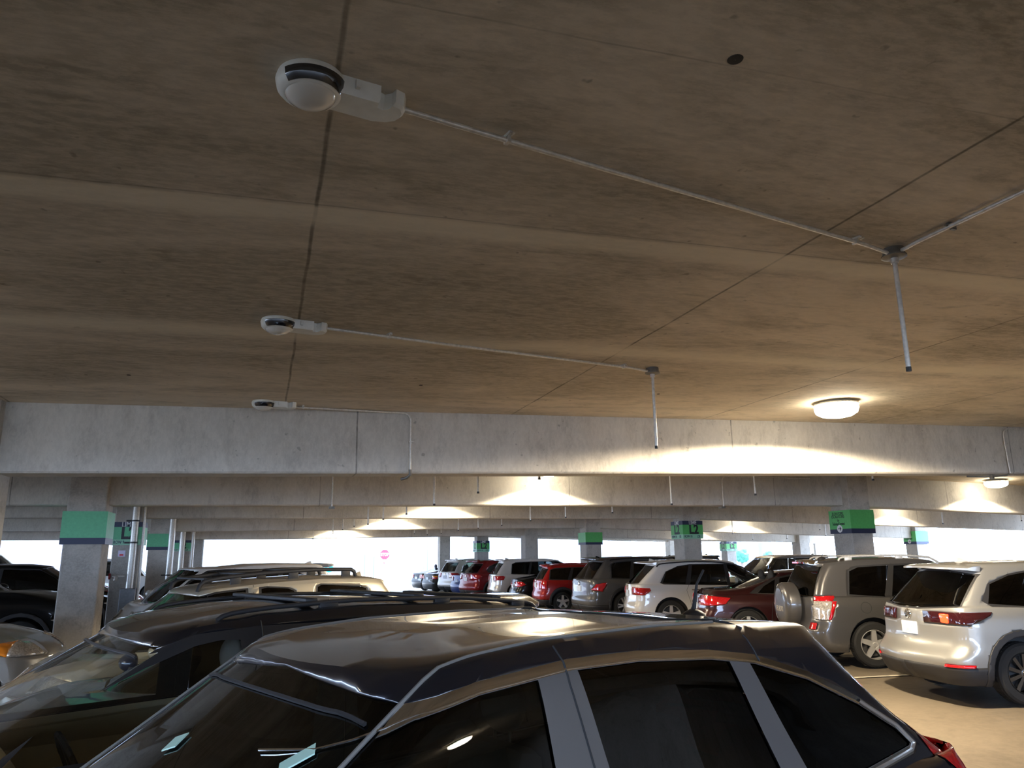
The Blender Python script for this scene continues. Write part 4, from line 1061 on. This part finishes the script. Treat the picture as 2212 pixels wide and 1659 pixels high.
S1 = dict(L=5.0, hw=.92, H=1.71, clr=.22, belt=[(0, 1.10), (1.0, 1.075), (3.0, 1.02), (4.2, .98)], wst=3.12, wsb=4.15, rrt=.86, rbb=.06, tail_z=1.02,
          hood=(1.02, 1.0, .80), roof=[(.5, 1.60), (.9, 1.665), (1.2, 1.695), (1.6, 1.72), (2.0, 1.728), (2.5, 1.722), (2.8, 1.70), (3.12, 1.655), (3.4, 1.6)], hwr=.665, drop=.062, inset=.095, drop2=.006, dens=64, sub=6, rb=.10,
          rrg=(.26, .30), rrt_r=(.26, .30), puff=-.02, paint=P_NIGHT, rim='five', g_front=glass('windscreen_glass', (.16, .18, .165)), g_rear=G_DARK,
          ws_poly=[(-.80, 1.06), (-.60, 1.60), (0, 1.64), (.60, 1.60), (.80, 1.06), (0, 1.0)],
          rw_poly=rw(.62, 1.12, .50, 1.56),
          dlo=[(DLO1, [(win(ins1, (2.60, 2.625), None), glass('front_door_glass', (.20, .235, .21))), (win(ins1, (1.545, 1.745), (2.36, 2.465)), G_DARK), (win(ins1, None, (1.385, 1.635)), G_DARK)], M_CHROME)],
          dlo_trim_in=.030, pillar=M_TRIMG, wx=(1.0, 4.05),
          smooth_panels=True, panels=[tail(M_RED, [(.0, .80), (.33, .80), (.455, 1.12), (.985, 1.60), (.86, 1.66), (.0, 1.12)], .004, .50, .92)],
          seams=[[(2.52, 1.70), (2.515, 1.60), (2.46, 1.3), (2.42, .9), (2.42, .4)], [(1.60, 1.67), (1.56, 1.58)], ],
          antenna=('mast', 1.02, 0.), plate=(.75, 0), seatmat=M_SEATG, wheel_in=True, int=M_INK, mirror_at=(3.62, 1.06), clad=True)
near, bvh1 = car('dark_crossover', (2.95, 3.75, -.16), math.pi + .38, S1, 'near black-blue crossover with chrome window trim filling the bottom of the picture')
# roof ditch mouldings, spoiler gap line and door-frame highlights
for s in (1, -1):
    mb = bmesh.new(); pts = conform(bvh1, [(lerp(1.66, 3.85, k / 44), s * (.575 + .11 * max(0, lerp(1.66, 3.85, k / 44) - 2.6) ** 1.7)) for k in range(45)], 'z', 1, .001)
    tube(mb, pts, .006, 6); finish(mb, 'roof_moulding', plain('moulding_satin', (.30, .29, .27), .35, .4), near, 50)
    mb = bmesh.new(); pts = conform(bvh1, [(x, s * y) for x, y in ((1.62, .50), (1.62, .56), (1.60, .60), (1.57, .64))], 'z', 1, .001); tube(mb, pts, .006, 5); finish(mb, 'roof_joint', M_INK, near)
mb = bmesh.new(); pts = conform(bvh1, [(1.62 + .10 * (1 - (y / .5) ** 2), y) for y in [lerp(-.5, .5, k / 16) for k in range(17)]], 'z', 1, .001); tube(mb, pts, .004, 5); finish(mb, 'roof_joint', M_INK, near)
mb = bmesh.new(); pts = conform(bvh1, [(3.12 + .03 * (1 - (y / .5) ** 2), y) for y in [lerp(-.57, .57, k / 20) for k in range(21)]], 'z', 1, .001); tube(mb, pts, .007, 5); finish(mb, 'windscreen_seal', M_TRIMK, near)
for s in (1, -1):     # bright inner edge of the window surround
    if s < 0: continue
    rim_ = [q_ for q_ in shrink(DLO1, .024) if q_[1] > 1.24 and q_[0] < 3.4]
    mb = bmesh.new(); pts = conform(bvh1, dens_line(rim_, 4), 'y', s, .001); tube(mb, pts, .0035, 6, cap=False); finish(mb, 'chrome_strip', M_CHROME, near, 50)
    low_ = shrink(DLO1, .014); low_ = [low_[-2], low_[-1], low_[0], low_[1], low_[2], (2.4, 1.085)]
    mb = bmesh.new(); pts = conform(bvh1, dens_line(low_, 5), 'y', s, .002); tube(mb, pts, .007, 6, cap=False); finish(mb, 'chrome_strip', plain('bright_trim', (.75, .73, .70), .28, .85), near, 50)
def sticker(bvh, x, y, w, l, par, ang=0.):
    sb = bmesh.new(); P = []
    for (a, b) in ((-l / 2, -w / 2), (l / 2, -w / 2), (l / 2, w / 2), (-l / 2, w / 2)):
        c, s = math.cos(ang), math.sin(ang); P.append((x + a * c - b * s, y + a * s + b * c))
    q = conform(bvh, P, 'z', 1, .003); r = [v + Vector((0, 0, -.004)) for v in q]
    A = [sb.verts.new(v) for v in q]; B = [sb.verts.new(v) for v in r]; sb.faces.new(A); sb.faces.new(B[::-1])
    for k in range(4): sb.faces.new((A[k], B[k], B[(k + 1) % 4], A[(k + 1) % 4]))
    bmesh.ops.recalc_face_normals(sb, faces=list(sb.faces)); return finish(sb, 'windscreen_sticker', M_STICK, par)
sticker(bvh1, 3.25, .49, .035, .085, near, -.5); sticker(bvh1, 3.36, -.10, .05, .05, near, .5)
mb = bmesh.new(); box(mb, 3.22, 3.30, -.14, .14, 1.42, 1.48, bev=.02); finish(mb, 'rear_view_mirror', M_INK, near, 40)
# -- second dark vehicle with roof rails -------------------------------------------
S2 = dict(L=5.05, hw=.96, H=1.70, clr=.2, belt=[(0, 1.04), (2.5, 1.01), (4.0, .96)], wst=3.46, wsb=4.42, rrt=.60, rbb=.12, hood=(.98, .95, .76),
          roof=[(.5, 1.60), (.8, 1.65), (1.4, 1.70), (2.2, 1.72), (2.8, 1.70), (3.2, 1.655), (3.46, 1.60)], hwr=.67, dens=56, sub=5, rb=.08, paint=P_BLKBLU,
          g_front=glass('van_windscreen', (.90, .93, .90)), g_rear=G_DARK, rw_poly=rw(.66, 1.08, .56, 1.50),
          dlo=[([(.45, 1.14), (.6, 1.10), (4.16, 1.02), (4.22, 1.04), (3.84, 1.31), (3.42, 1.50), (3.18, 1.58), (2.85, 1.605), (1.2, 1.60), (.85, 1.56), (.6, 1.40)],
                [([(2.93, 1.075), (4.02, 1.065), (3.80, 1.27), (3.42, 1.44), (3.18, 1.525), (3.05, 1.545), (2.95, 1.54)], G_LIGHT), ([(1.62, 1.11), (2.72, 1.085), (2.74, 1.56), (1.66, 1.555)], G_DARK), ([(.62, 1.16), (1.54, 1.12), (1.56, 1.55), (1.0, 1.52), (.74, 1.42)], G_DARK)], M_TRIMK)],
          panels=[tail(M_RED, [(0, .8), (.3, .8), (.4, 1.15), (.0, 1.15)]), headl(5.05, .78)], seams=[[(2.83, 1.66), (2.82, 1.3), (2.80, .9), (2.8, .4)]],
          rail_r=.014, rails=(.75, 3.05, .60, .024, M_TRIMK), rail_feet=(3, 7, 12), crossbars=(1.1, 1.75, 2.5), spoiler=(.42, .95, .60, 1.60, 1.655), spoiler_mat=P_BLKBLU,
          seatmat=plain('seat_charcoal', (.36, .35, .32), .8), int=M_TAN, inner=M_TAN, dashmat=M_TAN, seat_back=.40, wheel_in=True, mirror_at=(4.10, 1.02), mirror_mat=plain('mirror_black', (.01, .01, .01), .12, coat=1.), handles=[(2.95, .92)], wx=(1.0, 4.1))
van, bvh2 = car('dark_minivan', (2.4, 6.3, -.16), math.pi + .38, S2, 'dark vehicle with black roof rails and tan cabin, second from the camera')
mb = bmesh.new(); pts = conform(bvh2, [(3.46 + .03 * (1 - (y / .5) ** 2), y) for y in [lerp(-.6, .6, k / 20) for k in range(21)]], 'z', 1, .001); tube(mb, pts, .008, 5); finish(mb, 'windscreen_seal', M_TRIMK, van)
# -- saloon hidden between --------------------------------------------------------
def saloon(L, hw, H, paint_, **k):
    d = dict(L=L, hw=hw, H=H, clr=.17, belt=[(0, .98), (1.2, .95), (L - 1.6, .90), (L - 1.0, .88)], wst=L - 2.05, wsb=L - 1.15, rrt=1.45, rbb=.62, hood=(.92, .88, .68), tail_z=1.0, tx=.07,
             roof=[(1.2, H - .10), (1.7, H - .02), (2.2, H), (L - 2.3, H - .02), (L - 2.0, H - .07)], hwr=hw * .60, paint=paint_, rim='five', rb=.10,
             rw_poly=[(-.55, 1.04), (0, 1.02), (.55, 1.04), (.47, H - .12), (0, H - .10), (-.47, H - .12)], wr=.33,
             panels=[tail(M_RED, [(0, .74), (.16, .72), (.42, .80), (.30, .90), (0, .92)], .003, .36), headl(L, .66)], plate=(.72, 0), handles=[(2.75, .84), (1.75, .86)])
    zt = H - .10
    d['dlo'] = [([(1.02, 1.0), (1.3, .985), (L - 1.45, .94), (L - 1.36, .95), (L - 1.75, 1.16), (L - 2.15, zt - .02), (L - 2.5, zt + .01), (1.95, zt), (1.6, zt - .07), (1.2, 1.12)],
                 [([(L - 2.42, .975), (L - 1.52, .965), (L - 1.80, 1.14), (L - 2.17, zt - .05), (L - 2.40, zt - .03)], G_DARK), ([(1.60, .995), (L - 2.50, .985), (L - 2.48, zt - .02), (1.98, zt - .03), (1.72, zt - .08)], G_DARK), ([(1.2, 1.01), (1.52, 1.0), (1.62, zt - .10), (1.36, 1.14)], G_DARK)], k.get('trim', M_TRIMK))]
    d['seams'] = [[(L - 2.46, zt + .02), (L - 2.46, .95), (L - 2.42, .35)], [(1.58, .98), (1.45, .8), (1.40, .45)]]
    d.update({a: b for a, b in k.items() if a != 'trim'}); return d
car('dark_blue_saloon', (2.2, 8.68, -.15), math.pi + .38, saloon(4.75, .90, 1.47, P_DKBLUE), 'low dark blue saloon squeezed between the railed minivan and the champagne wagon')
# -- champagne SUV with roof rack ---------------------------------------------------
def crossover(L, hw, H, paint_, **k):
    zb0, zb1 = k.pop('zb0', 1.08), k.pop('zb1', 1.0)
    xr, xc, xb = k.pop('xr', .55), k.pop('xc', 1.35), k.pop('xb', 2.25)
    sq = k.pop('sq', False); top = H - .115; g1 = k.pop('g1', G_DARK); g2 = k.pop('g2', G_DARK); tipz = k.pop('tipz', None); trim = k.pop('trim', M_TRIMK); wsb = k.get('wsb', L - 1.05)
    d = dict(L=L, hw=hw, H=H, clr=.23, belt=[(0, zb0 - .02), (1.5, zb0 - .02), (L - 1.2, zb1 - .03)], wst=L - 1.95, wsb=L - 1.05, rrt=.42, rbb=.10, hood=(1.02, .99, .78),
             roof=[(.3, H - .06), (.8, H - .015), (1.6, H), (L - 2.5, H - .01), (L - 1.9, H - .06)], paint=paint_, rim='five', rw_poly=rw(.62, zb0, .54, H - .16),
             dlo=std_dlo(L, zb0, zb1, top, xr, wsb - .25, xb, xc, g1, g2, tipz, trim, sq), clad=True,
             panels=[tail(M_RED, [(0, .86), (.22, .86), (.42, .98), (.30, 1.06), (0, 1.06)]), headl(L, .80)],
             seams=[[(xb, H - .10), (xb + .01, zb0 - .1), (xb + .03, .42)], [(xc - .12, zb0 - .02), (xc - .2, .95), (xc - .1, .6), (xc + .0, .42)]], plate=(.86, 0), badge=1.0, handles=[(xb + .16, .93), (xc + .02, .96)],
             antenna=('fin', .75, 0), spoiler=(.20, .50, .56, H - .085, H - .045))
    d.update(k); return d
Hc = 1.77
S4 = crossover(4.65, .90, Hc, P_TANW, rim='seven', hwr=.66, g_front=glass('green_windscreen', (.35, .50, .38)), wst=3.05, wsb=3.85, rrt=.55, rbb=.15, spoiler=None, badge=None, roof=[(.4, Hc - .05), (.9, Hc), (1.5, Hc + .01), (2.2, Hc - .02), (2.8, Hc - .07), (3.1, Hc - .12)],
               dlo=[([(.86, 1.22), (.95, 1.19), (1.62, 1.19), (1.66, 1.22), (1.62, Hc - .11), (1.56, Hc - .085), (1.02, Hc - .115), (.92, Hc - .15)], [([(.90, 1.23), (.96, 1.21), (1.61, 1.21), (1.64, 1.23), (1.60, Hc - .125), (1.55, Hc - .10), (1.03, Hc - .13), (.94, Hc - .16)], G_DARK)], M_TRIMK),
                    ([(1.84, 1.12), (1.92, 1.10), (2.32, 1.10), (2.32, Hc - .105), (2.22, Hc - .095), (1.96, Hc - .115), (1.87, Hc - .15)], [([(1.87, 1.13), (1.93, 1.12), (2.29, 1.12), (2.29, Hc - .125), (2.22, Hc - .11), (1.97, Hc - .13), (1.90, Hc - .16)], G_DARK)], M_TRIMK),
                    ([(2.44, 1.10), (3.62, 1.06), (3.66, 1.08), (3.30, 1.34), (3.02, Hc - .20), (2.80, Hc - .14), (2.44, Hc - .11)], [([(2.47, 1.12), (3.58, 1.08), (3.28, 1.32), (3.00, Hc - .22), (2.80, Hc - .16), (2.47, Hc - .13)], G_MID)], M_TRIMK)],
               rails=(1.0, 2.95, .50, .085, M_TRIMK), rail_r=.024, crossbars=(1.15, 1.75, 2.35, 2.85), seams=[[(2.38, Hc - .08), (2.38, .5)]])
car('champagne_wagon', (1.9, 10.95, -.17), math.pi + .38, S4, 'champagne off-roader with a raised black roof rack, third row back on the left')
S5 = crossover(4.75, .93, 1.78, P_WHITE, wst=3.55, wsb=4.25, rrt=.55, rbb=.15, xr=.85, xc=1.7, xb=2.65, trim=M_TRIMK, hwr=.62, rim='five', zb0=1.16, zb1=1.08)
car('white_crossover', (1.72, 19.0, -.045), math.pi + .38, S5, 'white crossover facing left below the bright exit, behind the champagne off-roader')
# -- right row -----------------------------------------------------------------------
def right(nm_, X, Y, a, S, lab): return car(nm_, (X, Y, zfloor(X + 1.5, Y)), -math.radians(a), S, lab)
SZ = crossover(4.55, .92, 1.68, P_SILVER, zb0=1.14, zb1=1.06, xr=.62, xc=1.42, xb=2.35, rim='ten', wr=.36, dens=52, sub=5, rb=.20, rbb=.22, rrt=.60, tx=.12, rrg=(.22, .34), tipz=1.20, spoiler=(.30, .80, .60, 1.575, 1.615), spoiler_mat=P_SILVER,
               rw_poly=[(-.72, 1.14), (-.2, 1.10), (.2, 1.10), (.72, 1.14), (.60, 1.50), (.2, 1.545), (-.2, 1.545), (-.60, 1.50)],
               panels=[tail(plain('smoked_lamp', (.035, .006, .008), .08, coat=1.), [(.0, .93), (.34, .92), (.62, 1.03), (.66, 1.07), (.0, 1.06)], .005, .30, .75),
                       ('reflector', M_RED, [(.10, .38), (.34, .38), (.34, .47), (.10, .47)], 'y', lambda c, n: c.y > .62 and c.x < .5, (1, -1), .008)],
               plate=(.84, .0), badge=1.01, antenna=('fin', 1.0, 0), ant_mat=P_WHITE, clad_z=.44, wx=(.98, 3.65))
mz, bz = right('silver_crossover', 8.02, 8.35, 12, SZ, 'silver crossover at the right edge with one glowing tail lamp')
lb = bmesh.new(); pz = conform(bz, [(-.60, .99)], 'x', -1, .01)
if pz:
    c = pz[0]; box(lb, c.x - .012, c.x + .03, c.y - .075, c.y + .075, .935, 1.045, bev=.012); finish(lb, 'lit_bulb_cluster', M_REDLIT, mz, 40)
SG = crossover(4.30, .90, 1.72, P_GREY, zb0=1.10, zb1=1.02, xr=.62, xc=1.42, xb=2.0, sq=True, rim='five', dens=48, sub=5, rrt=.30, rbb=.10, rb=.03, hwr=.68, rrg=(.10, .14), rr_t=(.1, .12), spoiler=(.16, .34, .40, 1.60, 1.655), spoiler_mat=M_CHROME, badge=None, clad=False, plate=None,
               rw_poly=rw(.64, 1.06, .57, 1.58), antenna=('whip', .62, .1), wr=.35, rails=(.6, 3.0, .60, .05, M_GALV),
               panels=[('tail_lamp', M_RED, [(.0, 1.02), (.34, 1.02), (.40, 1.10), (.0, 1.10)], 'y', lambda c, n: c.y > .66 and c.x < .42, (1, -1), .006),
                       ('tail_lamp', M_CLEARL, [(.0, .74), (.24, .74), (.33, 1.02), (.0, 1.02)], 'y', lambda c, n: c.y > .66 and c.x < .42, (1, -1), .006),
                       ('reflector', M_RED, [(.58, .58), (.74, .58), (.74, .68), (.58, .68)], 'x', lambda c, n: n.x < -.2 and c.x < .4, (1, -1), .006),
                       ('tail_lamp_edge', M_RED, [(.24, .74), (.28, .74), (.40, 1.02), (.33, 1.02)], 'y', lambda c, n: c.y > .66 and c.x < .45, (1, -1), .007)])
sz_, bsz = right('grey_offroader', 8.75, 11.45, 17, SG, 'grey off-roader carrying a covered spare wheel on its tailgate')
T = Matrix.Translation((-.03, .06, .93)); sp = bmesh.new()
lathe(sp, [(.001, -.17), (.22, -.175), (.30, -.165), (.355, -.135), (.37, -.09), (.37, .06), (.33, .075)], 'x', 44, M=T); spo = finish(sp, 'spare_wheel_cover', P_GREY, sz_, 50)
sp = bmesh.new(); lathe(sp, [(.33, .06), (.33, .09), (.001, .09)], 'x', 36, M=T); finish(sp, 'spare_tyre', M_RUBBER, spo, 40)
sp = bmesh.new(); ar_ = [sp.verts.new((-.21, .06 + .17 * math.cos(a), 1.03 + .17 * math.sin(a))) for a in [math.pi * k / 14 for k in range(15)]]; sp.faces.new(ar_)
bmesh.ops.extrude_face_region(sp, geom=list(sp.faces)); [setattr(v.co, 'x', -.19) for v in list(sp.verts)[:15]]; finish(sp, 'cover_recess', P_GREY, spo)
lettering('SUZUKI', .12, M_CLEARL, spo, (-.21, .06, .86), (-1, 0, 0), .78, .003)
sp = bmesh.new(); box(sp, .10, .12, -.12, .12, 1.612, 1.648, bev=.006); finish(sp, 'brake_light', M_RED, sz_)
sp = bmesh.new(); pf = conform(bsz, [(.86 + .085 * math.cos(a), .92 + .085 * math.sin(a)) for a in [2 * math.pi * k / 20 for k in range(21)]], 'y', -1, .001); tube(sp, pf, .004, 5, cap=False); finish(sp, 'fuel_flap_seam', M_INK, sz_)
SS = saloon(4.88, .93, 1.47, P_MAROON, rrt=1.62, rbb=.30, tail_z=1.05, dens=48, sub=5, roof=[(1.2, 1.36), (1.8, 1.44), (2.4, 1.47), (2.9, 1.455), (3.2, 1.40)], rw_poly=[(-.58, 1.09), (0, 1.07), (.58, 1.09), (.47, 1.33), (0, 1.35), (-.47, 1.33)],
            panels=[tail(M_RED, [(0, .84), (.10, .76), (.50, .80), (.62, .92), (.30, .95), (0, .98)], .004, .36), headl(4.88, .66)], antenna=('fin', 1.75, 0), ant_mat=P_MAROON, badge=.93, wr=.34)
right('maroon_saloon', 8.90, 15.0, 20, SS, 'dark maroon fastback saloon between the white crossover and the grey off-roader')
SR = crossover(4.78, .945, 1.69, P_WHITE, zb0=1.10, zb1=1.03, xr=.72, xc=1.55, xb=2.45, g1=G_LIGHT, rails=(.7, 3.0, .62, .035, M_TRIMK), rail_feet=(), trim=M_TRIMK, clad=False, rbb=.14, rrt=.62, rb=.13, wr=.36, dens=44, sub=4, tipz=1.12,
               panels=[tail(M_RED, [(.03, .84), (.30, .84), (.46, .94), (.44, 1.0), (.10, 1.02), (.0, .96)], .005, .45), headl(4.78, .80)], ant_mat=P_WHITE, spoiler=(.28, .72, .60, 1.585, 1.62), handle_mat=M_CHROME)
right('white_crossover', 8.98, 18.4, 15, SR, 'white crossover with long dark side windows behind the aerial of the nearest car')
SE = crossover(5.0, .99, 1.775, P_GREY2, zb0=1.15, zb1=1.08, sq=True, xr=.72, xc=1.5, xb=2.6, wr=.385, rim='double', rbb=.14, rrt=.55, rb=.08, dens=44, sub=4, tx=.04, wx=(1.12, 4.02),
               rw_poly=rw(.74, 1.12, .60, 1.62), panels=[tail(M_RED, [(0, .86), (.12, .84), (.24, 1.0), (.58, 1.04), (.62, 1.10), (0, 1.10)], .005, .56), headl(5.0, .86)], rails=(.8, 3.3, .64, .03, P_BLACK), rail_feet=(), antenna=('fin', .7, 0), ant_mat=P_BLACK, spoiler_mat=P_GREY2)
right('grey_crossover', 9.05, 21.75, 3, SE, 'large graphite crossover with bracket-shaped red tail lamp, left of the white crossover')
SM = crossover(4.25, .89, 1.56, P_RED, sq=True, zb0=1.04, zb1=1.0, xr=.36, xc=1.2, xb=2.1, wr=.33, rim='five', rbb=.10, rrt=.34, rb=.10, clad=True, antenna=('fin', .5, 0), rails=(.5, 2.8, .55, .03, P_RED), rail_feet=(), hwr=.60,
               panels=[('tail_lamp', M_RED, [(.0, .74), (.26, .74), (.28, 1.0), (.0, 1.0)], 'y', lambda c, n: c.y > .58, (1, -1), .008), headl(4.25, .78)], spoiler=(.22, .42, .5, 1.46, 1.51), spoiler_mat=P_RED, wx=(.80, 3.45), ant_mat=P_RED, handle_mat=M_CHROME)
right('red_hatchback', 8.92, 25.3, 8, SM, 'bright red boxy hatchback with pale five-spoke wheel and black arches')
right('black_saloon', 8.95, 28.0, 8, saloon(4.8, .91, 1.45, P_BLACK, rrt=1.6, rbb=.35), 'glossy black saloon between the red hatchback and the pearl white wagon')
SH = crossover(4.8, .95, 1.73, P_PEARL, sq=True, zb0=1.12, zb1=1.06, xr=.72, xc=1.6, xb=2.55, g1=G_LIGHT, g2=glass('half_tint', (.10, .13, .14)), g_front=G_LIGHT, rw_poly=rw(.60, 1.12, .54, 1.55), rails=(.7, 3.1, .60, .03, M_GALV), rail_feet=(), wr=.37, clad=False, rbb=.14, rrt=.45, wst=2.95, wsb=3.80, panels=[tail(M_RED, [(0, .88), (.40, .90), (.46, 1.02), (.38, 1.06), (0, 1.04)]), headl(4.8, .82), ('lower_cladding', M_TRIMK, [(0, .25), (.8, .25), (.7, .42), (.3, .44), (.2, .52), (0, .52)], 'y', lambda c, n: c.x < .9, (1, -1), .004)])
right('pearl_wagon', 9.0, 31.0, 5, SH, 'pearl white wagon with long dark side glass and red corner lamps, centre')
SN = crossover(4.65, .92, 1.69, P_RED2, zb0=1.14, zb1=1.02, xr=.7, xc=1.4, xb=2.3, rim='ten', rrt=.65, rbb=.20, rb=.14, tipz=1.25, rw_poly=rw(.66, 1.12, .52, 1.52))
right('crimson_crossover', 8.62, 33.7, -12, SN, 'dark red crossover with sloping rear glass, left of the pearl white wagon')
right('blue_saloon', 8.75, 36.0, -10, saloon(4.6, .89, 1.44, P_BLUE), 'blue saloon half hidden behind the dark red crossover')
SW = crossover(4.7, .93, 1.74, P_PEARL, zb0=1.10, zb1=1.04, g1=G_LIGHT, g2=G_MID, g_front=G_LIGHT, g_rear=glass('see_through_rear', (.12, .15, .16)), rw_poly=rw(.70, 1.12, .60, 1.56), rb=.05, rails=(.7, 3.0, .58, .035, M_TRIMK), rail_feet=(), rrt=.40, rbb=.12)
right('white_estate_crossover', 8.75, 38.35, -16, SW, 'small far white crossover showing its rear window, behind the blue saloon')
right('grey_saloon', 8.45, 41.3, -12, saloon(4.5, .88, 1.42, P_BMW, rim='five', panels=[tail(M_RED, [(0, .70), (.30, .72), (.30, .80), (0, .80)], .003, .5), ('tail_lamp', M_AMBER, [(0, .80), (.30, .80), (.30, .88), (0, .88)], 'y', lambda c, n: c.y > .5 and c.x < .5, (1, -1), .003)]), 'dark grey saloon with amber-topped tail lamp, second from the exit')
right('black_saloon', 8.35, 43.9, -12, saloon(4.7, .89, 1.44, P_BLACK, rrt=1.6, rbb=.4), 'last black saloon of the right row, beside the bright exit')
# -- cars beyond the right row ---------------------------------------------------------
SV = crossover(5.1, .98, 1.82, paint('paint_bronze_grey', (.10, .085, .07), .4, .34), g1=G_LIGHT, g2=glass('van_mid_tint', (.20, .22, .20)), g_front=G_LIGHT, zb0=1.12, zb1=1.05, sq=True, clad=False, badge=None)
car('dark_people_carrier', (20.7, 24.8, zfloor(18, 24.8)), math.pi + .1, SV, 'dark people carrier facing left behind the maroon saloon')
car('black_utility', (19.3, 33.2, zfloor(16, 32)), math.pi + .05, crossover(4.9, .95, 1.80, P_BLACK, badge=None, g1=G_MID), 'black utility vehicle behind the pearl white wagon, beside the bare column')
car('dark_saloon', (18.8, 29.2, zfloor(16, 29)), math.pi + .1, crossover(4.7, .92, 1.83, P_BLACK, badge=None), 'black-roofed car just showing over the white crossover roof')
# -- cars beyond the left columns ------------------------------------------------------
def leftfar(nm_, nose_x, Y, a, S, lab, z=None):
    L = S['L']; X = nose_x - L * math.cos(math.radians(a)); y = Y - L * math.sin(math.radians(a))
    return car(nm_, (X, y, zfloor(nose_x - 2, Y) if z is None else z), math.radians(a), S, lab)
SF = crossover(5.2, .98, 1.85, P_SILVER, zb0=1.22, zb1=1.18, hood=(1.22, 1.20, 1.02), badge=None, wsb=3.9, wst=3.1, wr=.40, wx=(1.1, 4.25), panels=[('head_lamp', M_CLEARL, [(4.75, .92), (5.2, .90), (5.2, 1.06), (4.78, 1.08)], 'y', lambda c, n: c.y > .42 and c.x > 4.4, (1, -1), .004), ('indicator', M_AMBER, [(4.60, .98), (4.75, .92), (4.78, 1.08), (4.60, 1.06)], 'y', lambda c, n: c.y > .6 and c.x > 4.4, (1, -1), .005)])
leftfar('silver_pickup', -2.35, 11.75, 0, SF, 'silver high-bonneted vehicle nosing in at the left edge, amber lamp at its corner')
SB = crossover(5.6, 1.0, 1.95, P_BLACK, zb0=1.32, zb1=1.30, hood=(1.36, 1.33, 1.18), badge=None, wsb=4.1, wst=3.3, wr=.42, wx=(1.2, 4.6), rim='ten', g1=G_MID)
leftfar('black_pickup', -3.15, 17.6, 0, SB, 'big black vehicle behind the nearest left column')
leftfar('black_pickup', -3.3, 23.5, 0, crossover(5.2, .98, 1.85, P_BLACK, badge=None, wr=.4, zb0=1.2, zb1=1.15), 'second black vehicle glimpsed between the two left columns, wheel showing')
leftfar('red_car', -3.3, 27.2, 0, crossover(4.7, .94, 1.62, P_REDP, badge=None, zb0=1.0, zb1=.95, g1=G_MID), 'red car whose roof arc shows between the two left columns')
leftfar('white_van', -9.2, 40.5, 0, crossover(5.0, 1.0, 2.25, P_WHITE, badge=None, zb0=1.45, zb1=1.4, hood=(1.4, 1.35, 1.1), clad=False), 'white van seen over the black vehicle at the far left', 0.)
leftfar('white_van', -3.9, 40.5, 0, crossover(4.6, .95, 1.95, P_WHITE, badge=None, zb0=1.2, zb1=1.15, clad=False), 'small white vehicle glimpsed far off between the first two left columns', 0.)
# bay lines
for Y in (9.9, 13.3, 16.7, 20.2, 23.7, 26.9, 29.6):
    stripe(8.3, Y, 13.4, Y - 1.2, 'worn pale line marking a bay of the right row')
